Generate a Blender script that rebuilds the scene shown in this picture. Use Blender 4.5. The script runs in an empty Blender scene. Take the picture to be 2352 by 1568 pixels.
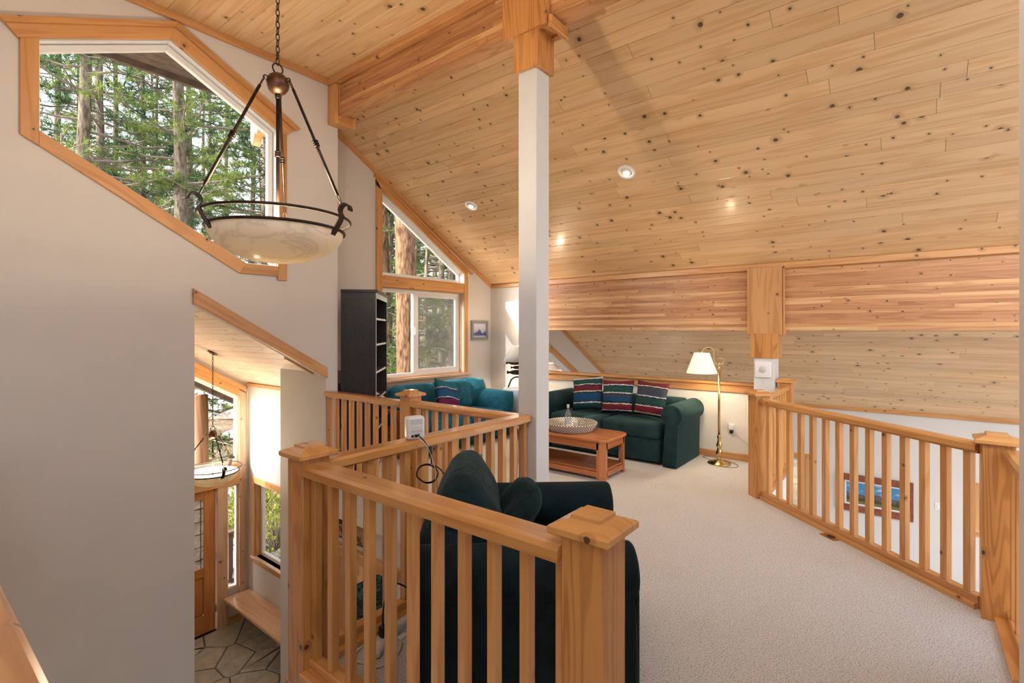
import bpy, bmesh, math, random
import numpy as np
from mathutils import Vector, Matrix
from mathutils.geometry import tessellate_polygon

R = math.radians
rnd = random.Random(7)
scene = bpy.context.scene
COL = scene.collection

# ------------------------------------------------------------------ camera
# house axes: +X = across the roof slope, +Y = along the ridge, loft carpet at z = 0
cam_d = bpy.data.cameras.new('camera'); cam = bpy.data.objects.new('camera', cam_d)
COL.objects.link(cam); scene.camera = cam
cam.location = (0, 0, 1.57)
cam.rotation_euler = (R(90), 0, R(38.3 - 90))
cam_d.sensor_width = 36; cam_d.lens = 36 * 1157 / 2352
cam_d.shift_y = -26 / 2352
cam_d.clip_start = 0.05; cam_d.clip_end = 300

# ------------------------------------------------------------------ world, sun, exposure
w = bpy.data.worlds.new('sky'); scene.world = w; w.use_nodes = True
wn = w.node_tree; wn.nodes.clear()
sky = wn.nodes.new('ShaderNodeTexSky'); sky.sky_type = 'NISHITA'; sky.sun_disc = False
sky.sun_elevation = R(30); sky.sun_rotation = R(-66); sky.air_density = 1.0; sky.dust_density = 3.5; sky.ozone_density = 1.0
bg = wn.nodes.new('ShaderNodeBackground'); bg.inputs[1].default_value = 0.60
wo = wn.nodes.new('ShaderNodeOutputWorld')
hs = wn.nodes.new('ShaderNodeHueSaturation'); hs.inputs['Saturation'].default_value = .42
wn.links.new(sky.outputs[0], hs.inputs['Color']); wn.links.new(hs.outputs[0], bg.inputs[0]); wn.links.new(bg.outputs[0], wo.inputs[0])

sun_d = bpy.data.lights.new('sun', 'SUN'); sun_d.energy = 3.4; sun_d.angle = R(0.6); sun_d.color = (1, .94, .84)
sun = bpy.data.objects.new('sun', sun_d); COL.objects.link(sun)
sun.rotation_euler = Vector((-.80, .36, .46)).to_track_quat('Z', 'Y').to_euler()
sun.location = (-20, 12, 20)

vs = scene.view_settings
vs.view_transform = 'Standard'; vs.look = 'None'; vs.exposure = 0.85; vs.gamma = 1.0; vs.use_curve_mapping = False
scene.cycles.max_bounces = 6; scene.cycles.diffuse_bounces = 4; scene.cycles.glossy_bounces = 2; scene.cycles.transmission_bounces = 3; scene.cycles.transparent_max_bounces = 10
scene.cycles.use_adaptive_sampling = True; scene.cycles.adaptive_threshold = .07; scene.cycles.adaptive_min_samples = 20
scene.cycles.sample_clamp_indirect = 8
scene.cycles.use_denoising = True

# ------------------------------------------------------------------ materials
MATS = {}
def nodemat(name):
    m = bpy.data.materials.new(name); m.use_nodes = True
    nt = m.node_tree; b = nt.nodes['Principled BSDF']
    MATS[name] = m
    return m, nt, b
def N(nt, t, **kw):
    n = nt.nodes.new('ShaderNode' + t)
    for k, v in kw.items(): setattr(n, k, v)
    return n
def L(nt, a, b): nt.links.new(a, b)
def math_n(nt, op, a, b=None, c=None):
    n = N(nt, 'Math', operation=op)
    for i, v in enumerate((a, b, c)):
        if v is None: continue
        if isinstance(v, (int, float)): n.inputs[i].default_value = v
        else: L(nt, v, n.inputs[i])
    return n.outputs[0]
def mixc(nt, fac, a, b, mode='MIX'):
    n = N(nt, 'Mix', data_type='RGBA', blend_type=mode)
    if isinstance(fac, (int, float)): n.inputs[0].default_value = fac
    else: L(nt, fac, n.inputs[0])
    for i, v in ((6, a), (7, b)):
        if isinstance(v, tuple): n.inputs[i].default_value = (*v, 1)
        else: L(nt, v, n.inputs[i])
    return n.outputs[2]
def smooth(nt, x, lo, hi, a=0., b=1.):
    n = N(nt, 'MapRange', interpolation_type='SMOOTHSTEP')
    L(nt, x, n.inputs[0])
    for i, v in ((1, lo), (2, hi), (3, a), (4, b)):
        if isinstance(v, (int, float)): n.inputs[i].default_value = v
        else: L(nt, v, n.inputs[i])
    return n.outputs[0]
def noise(nt, vec, scale, detail=3, rough=.55, dist=0.):
    n = N(nt, 'TexNoise'); L(nt, vec, n.inputs['Vector'])
    n.inputs['Scale'].default_value = scale; n.inputs['Detail'].default_value = detail
    n.inputs['Roughness'].default_value = rough; n.inputs['Distortion'].default_value = dist
    return n.outputs[0]
def bump(nt, b, h, strength, dist=.01):
    n = N(nt, 'Bump'); n.inputs['Strength'].default_value = strength; n.inputs['Distance'].default_value = dist
    L(nt, h, n.inputs['Height']); L(nt, n.outputs[0], b.inputs['Normal'])

def plain(name, col, rough=.6, metal=0., spec=.5, noise_amt=0., nscale=8., bmp=0., bscale=200., sheen=0., emit=None, es=0.):
    m, nt, b = nodemat(name)
    b.inputs['Roughness'].default_value = rough; b.inputs['Metallic'].default_value = metal
    b.inputs['Specular IOR Level'].default_value = spec
    if sheen: b.inputs['Sheen Weight'].default_value = sheen; b.inputs['Sheen Roughness'].default_value = .4
    tc = N(nt, 'TexCoord').outputs['Object']
    a = noise_amt
    if not a: b.inputs['Base Color'].default_value = (*col, 1)
    f = noise(nt, tc, nscale, 2)
    c = mixc(nt, smooth(nt, f, .3, .7), tuple(x * (1 - a) for x in col), tuple(min(1, x * (1 + a)) for x in col))
    if a: L(nt, c, b.inputs['Base Color'])
    if bmp: bump(nt, b, noise(nt, tc, bscale, 2), bmp, .002)
    if emit: b.inputs['Emission Color'].default_value = (*emit, 1); b.inputs['Emission Strength'].default_value = es
    return m

def wood(name, light, dark, axis='x', knots=.65, kscale=5.2, rough=.33, ring=24., tints=None, knotcol=(.085, .038, .017), kr=(.035, .085), coat=0.0, mottled=0.25):
    """pine: grain runs along the object's own axis; knots are round and sparse"""
    m, nt, b = nodemat(name)
    b.inputs['Roughness'].default_value = rough
    b.inputs['Coat Weight'].default_value = coat; b.inputs['Coat Roughness'].default_value = .12
    tc = N(nt, 'TexCoord').outputs['Object']
    oi = N(nt, 'ObjectInfo').outputs['Random']
    sep = N(nt, 'SeparateXYZ'); L(nt, tc, sep.inputs[0])
    o = {'x': (0, 1, 2), 'y': (1, 2, 0), 'z': (2, 0, 1)}[axis]
    off = math_n(nt, 'MULTIPLY', oi, 57.3)
    off2 = math_n(nt, 'MULTIPLY', math_n(nt, 'FRACT', math_n(nt, 'MULTIPLY', oi, 91.7)), 11.)
    lo = math_n(nt, 'ADD', sep.outputs[o[0]], off)
    a = math_n(nt, 'ADD', sep.outputs[o[1]], off2)
    bb = sep.outputs[o[2]]
    ab = math_n(nt, 'ADD', a, bb)
    # knots
    kv = N(nt, 'CombineXYZ'); L(nt, lo, kv.inputs[0]); L(nt, ab, kv.inputs[1])
    vo = N(nt, 'TexVoronoi', voronoi_dimensions='2D', feature='F1'); L(nt, kv.outputs[0], vo.inputs['Vector'])
    vo.inputs['Scale'].default_value = kscale
    sc = N(nt, 'SeparateColor'); L(nt, vo.outputs['Color'], sc.inputs[0])
    exists = math_n(nt, 'LESS_THAN', sc.outputs[0], knots)
    rad = math_n(nt, 'MULTIPLY_ADD', math_n(nt, 'POWER', sc.outputs[1], 2.0), kr[1] - kr[0], kr[0])
    wob = math_n(nt, 'MULTIPLY', math_n(nt, 'SUBTRACT', noise(nt, tc, 60, 2), .5), .035)
    dist = math_n(nt, 'ADD', vo.outputs['Distance'], wob)
    dn = math_n(nt, 'DIVIDE', dist, rad)
    core = math_n(nt, 'MULTIPLY', smooth(nt, dn, .75, 1.1, 1, 0), exists)
    halo = math_n(nt, 'MULTIPLY', smooth(nt, dn, .9, 3.4, 1, 0), exists)
    # grain lines bend round the knots
    gv = N(nt, 'CombineXYZ')
    L(nt, math_n(nt, 'MULTIPLY', lo, .55), gv.inputs[0])
    L(nt, math_n(nt, 'MULTIPLY', a, 7.), gv.inputs[1]); L(nt, math_n(nt, 'MULTIPLY', bb, 7.), gv.inputs[2])
    gn = noise(nt, gv.outputs[0], 1.0, 2, .45)
    gsum = math_n(nt, 'MULTIPLY_ADD', halo, .09, gn)
    lines = math_n(nt, 'SINE', math_n(nt, 'MULTIPLY', gsum, ring * 6.283))
    lines = smooth(nt, lines, -.2, 1.)
    fv = N(nt, 'CombineXYZ')
    L(nt, math_n(nt, 'MULTIPLY', lo, 3.), fv.inputs[0])
    L(nt, math_n(nt, 'MULTIPLY', a, 130.), fv.inputs[1]); L(nt, math_n(nt, 'MULTIPLY', bb, 130.), fv.inputs[2])
    fib = noise(nt, fv.outputs[0], 1., 3)
    big = noise(nt, gv.outputs[0], .8, 2)
    g = math_n(nt, 'ADD', math_n(nt, 'MULTIPLY', lines, .30), math_n(nt, 'MULTIPLY', fib, .35))
    g = math_n(nt, 'ADD', g, math_n(nt, 'MULTIPLY', smooth(nt, big, .35, .7), .35))
    mid = tuple(l * .6 + d * .4 for l, d in zip(light, dark))
    c = mixc(nt, smooth(nt, g, .15, .9), light, dark)
    if tints:
        ra = N(nt, 'ValToRGB'); ra.color_ramp.interpolation = 'CONSTANT'
        els = ra.color_ramp.elements
        for i, t in enumerate(tints):
            e = els[i] if i < 2 else els.new(i / len(tints))
            e.position = i / len(tints); e.color = (*t, 1)
        L(nt, math_n(nt, 'FRACT', math_n(nt, 'MULTIPLY', oi, 17.13)), ra.inputs[0])
        c = mixc(nt, 1., c, ra.outputs[0], 'MULTIPLY')
    else:
        v = math_n(nt, 'MULTIPLY_ADD', math_n(nt, 'FRACT', math_n(nt, 'MULTIPLY', oi, 17.13)), mottled, 1 - mottled * .6)
        cb = N(nt, 'CombineColor'); L(nt, v, cb.inputs[0]); L(nt, v, cb.inputs[1]); L(nt, v, cb.inputs[2])
        c = mixc(nt, 1., c, cb.outputs[0], 'MULTIPLY')
    c = mixc(nt, math_n(nt, 'MULTIPLY', halo, .45), c, tuple(x * .55 for x in dark))
    c = mixc(nt, math_n(nt, 'MULTIPLY', core, .93), c, knotcol)
    L(nt, c, b.inputs['Base Color'])
    return m

def woodset(prefix, *a, **k):
    for ax in 'xyz': wood(prefix + '_' + ax, *a, axis=ax, **k)

wood('pine_board_x', (.86, .60, .335), (.735, .455, .215), 'x', knots=.60, kscale=4.9, rough=.32, ring=6, mottled=.15, kr=(.034, .108), coat=.2, knotcol=(.10, .045, .02))
wood('pine_entry_x', (.93, .78, .64), (.84, .62, .46), 'x', knots=.4, kscale=5.6, rough=.4, ring=9, mottled=.16, knotcol=(.3, .14, .07))
woodset('lam', (.70, .435, .22), (.48, .255, .105), knots=.55, kscale=6.5, rough=.4, ring=9, kr=(.03, .07),
        tints=[(1.05, 1.0, .95), (.80, .64, .57), (.92, .80, .72), (.74, .58, .52), (1.12, 1.1, 1.05), (.86, .70, .62)])
woodset('rail', (.73, .365, .12), (.56, .235, .062), knots=.2, kscale=4.5, rough=.26, ring=7, mottled=.22, knotcol=(.10, .035, .012), coat=.6, kr=(.03, .06))
woodset('newel', (.70, .335, .105), (.44, .172, .045), knots=.15, kscale=4.2, rough=.3, ring=13, mottled=.15, knotcol=(.08, .03, .012), coat=.2, kr=(.03, .06))
woodset('trim', (.69, .365, .145), (.54, .25, .085), knots=.3, kscale=4.5, rough=.34, ring=6, mottled=.14, knotcol=(.10, .035, .012), kr=(.03, .07))
woodset('cherry', (.60, .225, .075), (.46, .15, .045), knots=0, rough=.25, ring=8, mottled=.1, coat=.4)
woodset('door', (.58, .235, .075), (.46, .165, .045), knots=0, rough=.3, ring=9, mottled=.1, coat=.3)
woodset('palewood', (.78, .53, .34), (.66, .38, .21), knots=.35, kscale=4.5, rough=.3, ring=6, mottled=.12, coat=.3, knotcol=(.16, .06, .03))
woodset('darkwood', (.10, .065, .045), (.06, .04, .03), knots=.1, rough=.6, ring=9, mottled=.2)
woodset('logwood', (.30, .15, .07), (.17, .08, .035), knots=.2, rough=.6, ring=6, mottled=.1)
plain('wall', (.72, .69, .655), .85, noise_amt=.012, nscale=3)
plain('wall_white', (.80, .80, .795), .7, noise_amt=.01)
plain('wall_cream', (.80, .765, .69), .85, noise_amt=.012)
plain('column_paint', (.72, .72, .71), .6, noise_amt=.015)
plain('white_vinyl', (.86, .86, .86), .35)
plain('white_plastic', (.84, .84, .83), .35)
plain('grey_plastic', (.60, .61, .62), .45)
plain('ivory_plastic', (.72, .70, .62), .4)
plain('black_plastic', (.012, .012, .013), .35)
plain('red_plastic', (.5, .02, .02), .35)
plain('black_wood', (.022, .021, .023), .38, noise_amt=.25, nscale=40, bmp=.03)
plain('shelf_edge', (.55, .56, .60), .3)
plain('iron', (.045, .030, .024), .42, metal=.75, noise_amt=.3, nscale=30)
plain('bronze', (.13, .065, .04), .4, metal=.85, noise_amt=.3, nscale=18)
plain('brass', (.72, .52, .22), .18, metal=1.)
plain('chrome', (.7, .7, .7), .2, metal=1.)
plain('soffit', (.095, .066, .047), .75, noise_amt=.3, nscale=9)
plain('cloth_grey', (.42, .45, .52), .9, noise_amt=.05)
plain('rock', (.42, .40, .37), .9, noise_amt=.35, nscale=5, bmp=.5, bscale=18)
plain('twig', (.17, .14, .11), .9, noise_amt=.3)
plain('marble_green', (.035, .06, .05), .25, noise_amt=.8, nscale=26)
plain('counter_green', (.06, .10, .09), .12, noise_amt=.8, nscale=26)
plain('slate_dark', (.02, .02, .025), .7, noise_amt=.5, nscale=20)
plain('frame_red', (.24, .075, .04), .4, noise_amt=.25, nscale=20)
plain('frame_brown', (.10, .06, .035), .5, noise_amt=.3, nscale=30)
plain('frame_grey', (.30, .30, .28), .6, noise_amt=.1)
plain('sign_board', (.40, .27, .18), .7, noise_amt=.15)
plain('sign_letter', (.22, .055, .03), .7)
plain('picket', (.12, .075, .055), .7, noise_amt=.2)

def fabric(name, c1, c2, rib=0., axis=1, rough=.9, sheen=.5, sc=9., spec=.2, wrinkle=0.):
    m, nt, b = nodemat(name)
    b.inputs['Roughness'].default_value = rough; b.inputs['Specular IOR Level'].default_value = spec
    b.inputs['Sheen Weight'].default_value = sheen; b.inputs['Sheen Roughness'].default_value = .35
    b.inputs['Sheen Tint'].default_value = (*[min(1, x * 5 + .1) for x in c2], 1)
    tc = N(nt, 'TexCoord').outputs['Object']
    f = noise(nt, tc, sc, 4)
    L(nt, mixc(nt, smooth(nt, f, .3, .72), c1, c2), b.inputs['Base Color'])
    if rib:
        sp = N(nt, 'SeparateXYZ'); L(nt, tc, sp.inputs[0])
        s = math_n(nt, 'SINE', math_n(nt, 'MULTIPLY', math_n(nt, 'ADD', sp.outputs[axis], math_n(nt, 'MULTIPLY', noise(nt, tc, 30, 2), .004)), rib))
        bump(nt, b, s, .5, .002)
    elif wrinkle:
        h = math_n(nt, 'ADD', noise(nt, tc, 7, 3, .5, 1.2), math_n(nt, 'MULTIPLY', noise(nt, tc, 420, 2), .03))
        bump(nt, b, h, wrinkle, .03)
    else:
        bump(nt, b, noise(nt, tc, 420, 2), .25, .002)
    return m
fabric('sofa_green', (.011, .034, .038), (.020, .052, .055), sheen=.3)
fabric('chair_green', (.006, .016, .020), (.011, .027, .032), rib=1500., axis=0, sheen=.25)
fabric('chair_cushion', (.010, .025, .029), (.018, .040, .044), sheen=.3, wrinkle=.8)
fabric('teal', (.008, .072, .115), (.015, .12, .175), sheen=.35, wrinkle=.6)
fabric('teal_dark', (.006, .04, .052), (.012, .065, .08), sheen=.2)

def stripes(name, bands, axis=2, lo=-.2, hi=.2):
    """woven cushion cloth: wavy horizontal bands with thin pale and black edges"""
    m, nt, b = nodemat(name)
    b.inputs['Roughness'].default_value = .9; b.inputs['Specular IOR Level'].default_value = .15
    tc = N(nt, 'TexCoord').outputs['Object']
    sp = N(nt, 'SeparateXYZ'); L(nt, tc, sp.inputs[0])
    t = math_n(nt, 'DIVIDE', math_n(nt, 'SUBTRACT', sp.outputs[axis], lo), hi - lo)
    t = math_n(nt, 'ADD', t, math_n(nt, 'MULTIPLY', math_n(nt, 'SUBTRACT', noise(nt, tc, 32, 3), .5), .075))
    ra = N(nt, 'ValToRGB'); ra.color_ramp.interpolation = 'CONSTANT'
    els = ra.color_ramp.elements
    for i, (p, c) in enumerate(bands):
        e = els[i] if i < 2 else els.new(p)
        e.position = p; e.color = (*c, 1)
    L(nt, t, ra.inputs[0])
    c = mixc(nt, math_n(nt, 'MULTIPLY', smooth(nt, noise(nt, tc, 55, 3, dist=2.), .57, .63), .35), ra.outputs[0], (.012, .014, .02))
    L(nt, c, b.inputs['Base Color']); bump(nt, b, noise(nt, tc, 300, 2), .3, .002)
    return m
_k, _w, _y = (.012, .013, .02), (.55, .55, .60), (.55, .50, .34)
_g, _b, _m, _s = (.018, .065, .062), (.015, .065, .15), (.135, .022, .04), (.05, .058, .085)
stripes('stripe_a', [(0, _g), (.16, _w), (.20, _k), (.23, _b), (.50, _k), (.53, _y), (.57, _m), (.74, _k), (.77, _w), (.80, _g), (.955, _k), (.97, _w)])
stripes('stripe_b', [(0, _k), (.04, _w), (.07, (.16, .02, .035)), (.24, _y), (.28, _k), (.32, _b), (.47, _s), (.56, _k), (.585, _w), (.62, _g), (.82, _k), (.85, _w), (.88, _m)])
stripes('stripe_c', [(0, _k), (.03, _y), (.07, (.17, .02, .03)), (.25, _w), (.285, _k), (.31, (.022, .06, .055)), (.52, _k), (.55, _w), (.58, _s), (.84, _k), (.86, _y), (.89, _m)])
stripes('stripe_d', [(0, (.02, .10, .13)), (.10, _w), (.13, (.15, .02, .075)), (.33, _k), (.36, _w), (.39, (.02, .09, .2)), (.60, (.03, .06, .16)), (.70, _w), (.73, (.02, .13, .17))])

def carpet():
    m, nt, b = nodemat('carpet'); b.inputs['Roughness'].default_value = .95; b.inputs['Specular IOR Level'].default_value = .1
    tc = N(nt, 'TexCoord').outputs['Object']
    f = noise(nt, tc, 150, 3, .7); g = noise(nt, tc, 170, 2, .6); h = noise(nt, tc, 1.3, 3)
    c = mixc(nt, smooth(nt, f, .30, .52), (.30, .27, .24), (.745, .735, .715))
    c = mixc(nt, smooth(nt, g, .585, .66), c, (.22, .17, .135))
    c = mixc(nt, math_n(nt, 'MULTIPLY', smooth(nt, h, .5, .75), .16), c, (.42, .34, .27))
    L(nt, c, b.inputs['Base Color'])
    bump(nt, b, math_n(nt, 'ADD', f, math_n(nt, 'MULTIPLY', g, .5)), .5, .008)
carpet()
def stone_mat():
    m, nt, b = nodemat('flagstone'); b.inputs['Roughness'].default_value = .55
    tc = N(nt, 'TexCoord').outputs['Object']; oi = N(nt, 'ObjectInfo').outputs['Random']
    f = noise(nt, tc, 7, 5, .65); g = noise(nt, tc, 60, 3)
    c = mixc(nt, smooth(nt, f, .3, .7), (.34, .31, .25), (.55, .51, .43))
    c = mixc(nt, math_n(nt, 'MULTIPLY', oi, .55), c, (.38, .37, .32))
    L(nt, c, b.inputs['Base Color']); bump(nt, b, math_n(nt, 'ADD', f, math_n(nt, 'MULTIPLY', g, .3)), .35, .008)
stone_mat(); plain('grout', (.17, .155, .125), .9, noise_amt=.2, nscale=40)
def glass(name, tint=(1, 1, 1), refl=.06, cap=1., body=0.):
    m = bpy.data.materials.new(name); m.use_nodes = True; MATS[name] = m
    nt = m.node_tree; nt.nodes.clear()
    o = N(nt, 'OutputMaterial'); mx = N(nt, 'MixShader'); t = N(nt, 'BsdfTransparent'); g = N(nt, 'BsdfGlossy')
    t.inputs[0].default_value = (*tint, 1); g.inputs['Roughness'].default_value = .02
    fr = N(nt, 'LayerWeight'); fr.inputs[0].default_value = refl
    L(nt, math_n(nt, 'MULTIPLY', fr.outputs['Fresnel'], cap), mx.inputs[0]); L(nt, t.outputs[0], mx.inputs[1]); L(nt, g.outputs[0], mx.inputs[2])
    if body:
        df = N(nt, 'BsdfDiffuse'); df.inputs[0].default_value = (.85, .88, .88, 1); m2 = N(nt, 'MixShader'); m2.inputs[0].default_value = body
        L(nt, mx.outputs[0], m2.inputs[1]); L(nt, df.outputs[0], m2.inputs[2]); L(nt, m2.outputs[0], o.inputs[0])
    else:
        L(nt, mx.outputs[0], o.inputs[0])
glass('glass', cap=.6); glass('clear_glass', (.96, .98, .98), .25, .45, .10)
def screen_mat():
    m = bpy.data.materials.new('insect_screen'); m.use_nodes = True; MATS['insect_screen'] = m
    nt = m.node_tree; nt.nodes.clear()
    o = N(nt, 'OutputMaterial'); mx = N(nt, 'MixShader'); t = N(nt, 'BsdfTransparent'); g = N(nt, 'BsdfDiffuse')
    g.inputs[0].default_value = (.36, .38, .37, 1); mx.inputs[0].default_value = .34
    L(nt, t.outputs[0], mx.inputs[1]); L(nt, g.outputs[0], mx.inputs[2]); L(nt, mx.outputs[0], o.inputs[0])
screen_mat()
def leaded():
    m, nt, b = nodemat('leaded_glass'); b.inputs['Roughness'].default_value = .25
    tc = N(nt, 'TexCoord').outputs['Object']
    f = noise(nt, tc, 14, 3, dist=1.5)
    L(nt, mixc(nt, smooth(nt, f, .3, .7), (.50, .52, .52), (.86, .87, .86)), b.inputs['Base Color'])
    b.inputs['Transmission Weight'].default_value = .35; bump(nt, b, f, .5, .01)
leaded()
def alabaster():
    m = bpy.data.materials.new('alabaster'); m.use_nodes = True; MATS['alabaster'] = m
    nt = m.node_tree; nt.nodes.clear()
    o = N(nt, 'OutputMaterial'); mx = N(nt, 'MixShader'); d = N(nt, 'BsdfDiffuse'); t = N(nt, 'BsdfTranslucent'); g = N(nt, 'BsdfGlossy'); m2 = N(nt, 'MixShader')
    tc = N(nt, 'TexCoord').outputs['Object']
    mp = N(nt, 'Mapping'); mp.inputs['Scale'].default_value = (1, 1, 2.2); L(nt, tc, mp.inputs[0])
    f = noise(nt, mp.outputs[0], 3.2, 4, .55, 1.6); ve = math_n(nt, 'MULTIPLY', smooth(nt, math_n(nt, 'ABSOLUTE', math_n(nt, 'SUBTRACT', f, .55)), 0., .06, 1, 0), .42)
    L(nt, mixc(nt, ve, (.78, .745, .68), (.50, .46, .41)), d.inputs[0])
    L(nt, mixc(nt, ve, (1., .86, .60), (.62, .48, .32)), t.inputs[0])
    mx.inputs[0].default_value = .085; L(nt, d.outputs[0], mx.inputs[1]); L(nt, t.outputs[0], mx.inputs[2])
    g.inputs['Roughness'].default_value = .2; m2.inputs[0].default_value = .05; L(nt, mx.outputs[0], m2.inputs[1]); L(nt, g.outputs[0], m2.inputs[2]); L(nt, m2.outputs[0], o.inputs[0])
alabaster()
def shade_mat(name, col, ecol, es):
    m, nt, b = nodemat(name); b.inputs['Roughness'].default_value = .8
    tc = N(nt, 'TexCoord').outputs['Object']
    L(nt, mixc(nt, noise(nt, tc, 90, 2), tuple(x * .95 for x in col), col), b.inputs['Base Color'])
    b.inputs['Emission Color'].default_value = (*ecol, 1); b.inputs['Emission Strength'].default_value = es
shade_mat('shade_cream', (.84, .80, .68), (1., .88, .62), .30)
shade_mat('shade_grey', (.56, .53, .50), (1., .7, .45), .0)
shade_mat('bulb', (1, 1, 1), (1., .88, .68), 14.)
def bark(name, c1, c2, sc=1.):
    m, nt, b = nodemat(name); b.inputs['Roughness'].default_value = .95; b.inputs['Specular IOR Level'].default_value = .1
    tc = N(nt, 'TexCoord').outputs['Object']
    mp = N(nt, 'Mapping'); mp.inputs['Scale'].default_value = (14 * sc, 14 * sc, 4 * sc); L(nt, tc, mp.inputs[0])
    f = noise(nt, mp.outputs[0], 1, 5, .7, 1.)
    vo = N(nt, 'TexVoronoi', feature='F1'); L(nt, mp.outputs[0], vo.inputs['Vector']); vo.inputs['Scale'].default_value = 1.6
    h = math_n(nt, 'ADD', f, math_n(nt, 'MULTIPLY', vo.outputs[0], .45))
    L(nt, mixc(nt, smooth(nt, h, .45, 1.05), c2, c1), b.inputs['Base Color']); bump(nt, b, h, .9, .03)
bark('bark', (.06, .045, .033), (.22, .18, .135))
bark('bark_red', (.05, .027, .017), (.24, .14, .08))
def needles(name, c1, c2, c3):
    m = bpy.data.materials.new(name); m.use_nodes = True; MATS[name] = m
    nt = m.node_tree; nt.nodes.clear()
    o = N(nt, 'OutputMaterial'); mx = N(nt, 'MixShader'); d = N(nt, 'BsdfDiffuse'); t = N(nt, 'BsdfTranslucent')
    tc = N(nt, 'TexCoord').outputs['Object']
    c = mixc(nt, smooth(nt, noise(nt, tc, 1.6, 3), .35, .65), c1, c2)
    c = mixc(nt, smooth(nt, noise(nt, tc, 2.7, 2), .68, .76), c, c3)
    L(nt, c, d.inputs[0]); L(nt, c, t.inputs[0]); mx.inputs[0].default_value = .45
    L(nt, d.outputs[0], mx.inputs[1]); L(nt, t.outputs[0], mx.inputs[2]); L(nt, mx.outputs[0], o.inputs[0])
needles('needles', (.032, .075, .042), (.19, .245, .058), (.34, .19, .06))
needles('needles_dark', (.035, .075, .04), (.09, .145, .055), (.2, .14, .05))
needles('leaf_bush', (.22, .27, .05), (.42, .42, .10), (.35, .30, .08))
def soil():
    m, nt, b = nodemat('soil'); b.inputs['Roughness'].default_value = .95
    tc = N(nt, 'TexCoord').outputs['Object']
    f = noise(nt, tc, 1.2, 6, .7); g = noise(nt, tc, .35, 3)
    c = mixc(nt, smooth(nt, f, .3, .7), (.13, .085, .05), (.33, .235, .145))
    c = mixc(nt, smooth(nt, g, .62, .7), c, (.12, .18, .05))
    L(nt, c, b.inputs['Base Color']); bump(nt, b, noise(nt, tc, 9, 4), .8, .06)
soil()
def basket_mat(name, ph):
    m, nt, b = nodemat(name); b.inputs['Roughness'].default_value = .8
    tc = N(nt, 'TexCoord').outputs['Object']
    sp = N(nt, 'SeparateXYZ'); L(nt, tc, sp.inputs[0])
    an = math_n(nt, 'ARCTAN2', sp.outputs[1], sp.outputs[0])
    s = math_n(nt, 'SINE', math_n(nt, 'ADD', math_n(nt, 'MULTIPLY', an, 56.), ph))
    L(nt, mixc(nt, smooth(nt, s, -.45, .05), (.22, .13, .07), (.78, .73, .66)), b.inputs['Base Color'])
basket_mat('wicker', 0.); basket_mat('wicker_b', 3.14)
def painting(name, kind):
    m, nt, b = nodemat(name); b.inputs['Roughness'].default_value = .5
    tc = N(nt, 'TexCoord').outputs['Generated']
    sp = N(nt, 'SeparateXYZ'); L(nt, tc, sp.inputs[0])
    u, v = sp.outputs[0 if kind != 'wide' else 1], sp.outputs[2]
    cv = N(nt, 'CombineXYZ'); L(nt, u, cv.inputs[0]); L(nt, v, cv.inputs[1])
    cu = N(nt, 'CombineXYZ'); L(nt, u, cu.inputs[0])
    if kind == 'wide':
        cl = smooth(nt, noise(nt, cv.outputs[0], 4, 4), .48, .7)
        c = mixc(nt, cl, (.06, .26, .52), (.55, .66, .74))
        mt = math_n(nt, 'ADD', math_n(nt, 'MULTIPLY', noise(nt, cu.outputs[0], 3.5, 4), .55), .22)
        c = mixc(nt, smooth(nt, math_n(nt, 'SUBTRACT', mt, v), 0, .02), c, mixc(nt, noise(nt, cv.outputs[0], 9, 3), (.05, .05, .08), (.22, .15, .12)))
        tr = math_n(nt, 'ADD', math_n(nt, 'MULTIPLY', noise(nt, cu.outputs[0], 17, 3), .75), -.06)
        c = mixc(nt, smooth(nt, math_n(nt, 'SUBTRACT', tr, v), 0, .05), c, mixc(nt, noise(nt, cv.outputs[0], 22, 3), (.012, .03, .02), (.09, .09, .02)))
        gr = math_n(nt, 'SUBTRACT', .17, v)
        c = mixc(nt, smooth(nt, gr, 0, .06), c, mixc(nt, noise(nt, cv.outputs[0], 14, 4), (.10, .08, .03), (.30, .22, .08)))
    else:
        c = mixc(nt, smooth(nt, v, 0, 1), (.42, .47, .62), (.72, .74, .84))
        tr = math_n(nt, 'ADD', math_n(nt, 'MULTIPLY', noise(nt, cu.outputs[0], 3.2, 4), 1.5), -.30)
        c = mixc(nt, smooth(nt, math_n(nt, 'SUBTRACT', tr, v), 0, .1), c, (.08, .12, .30))
        c = mixc(nt, smooth(nt, math_n(nt, 'SUBTRACT', .18, v), 0, .1), c, (.55, .58, .68))
    L(nt, c, b.inputs['Base Color'])
painting('painting_wide', 'wide'); painting('painting_small', 'small')
M = MATS

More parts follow.
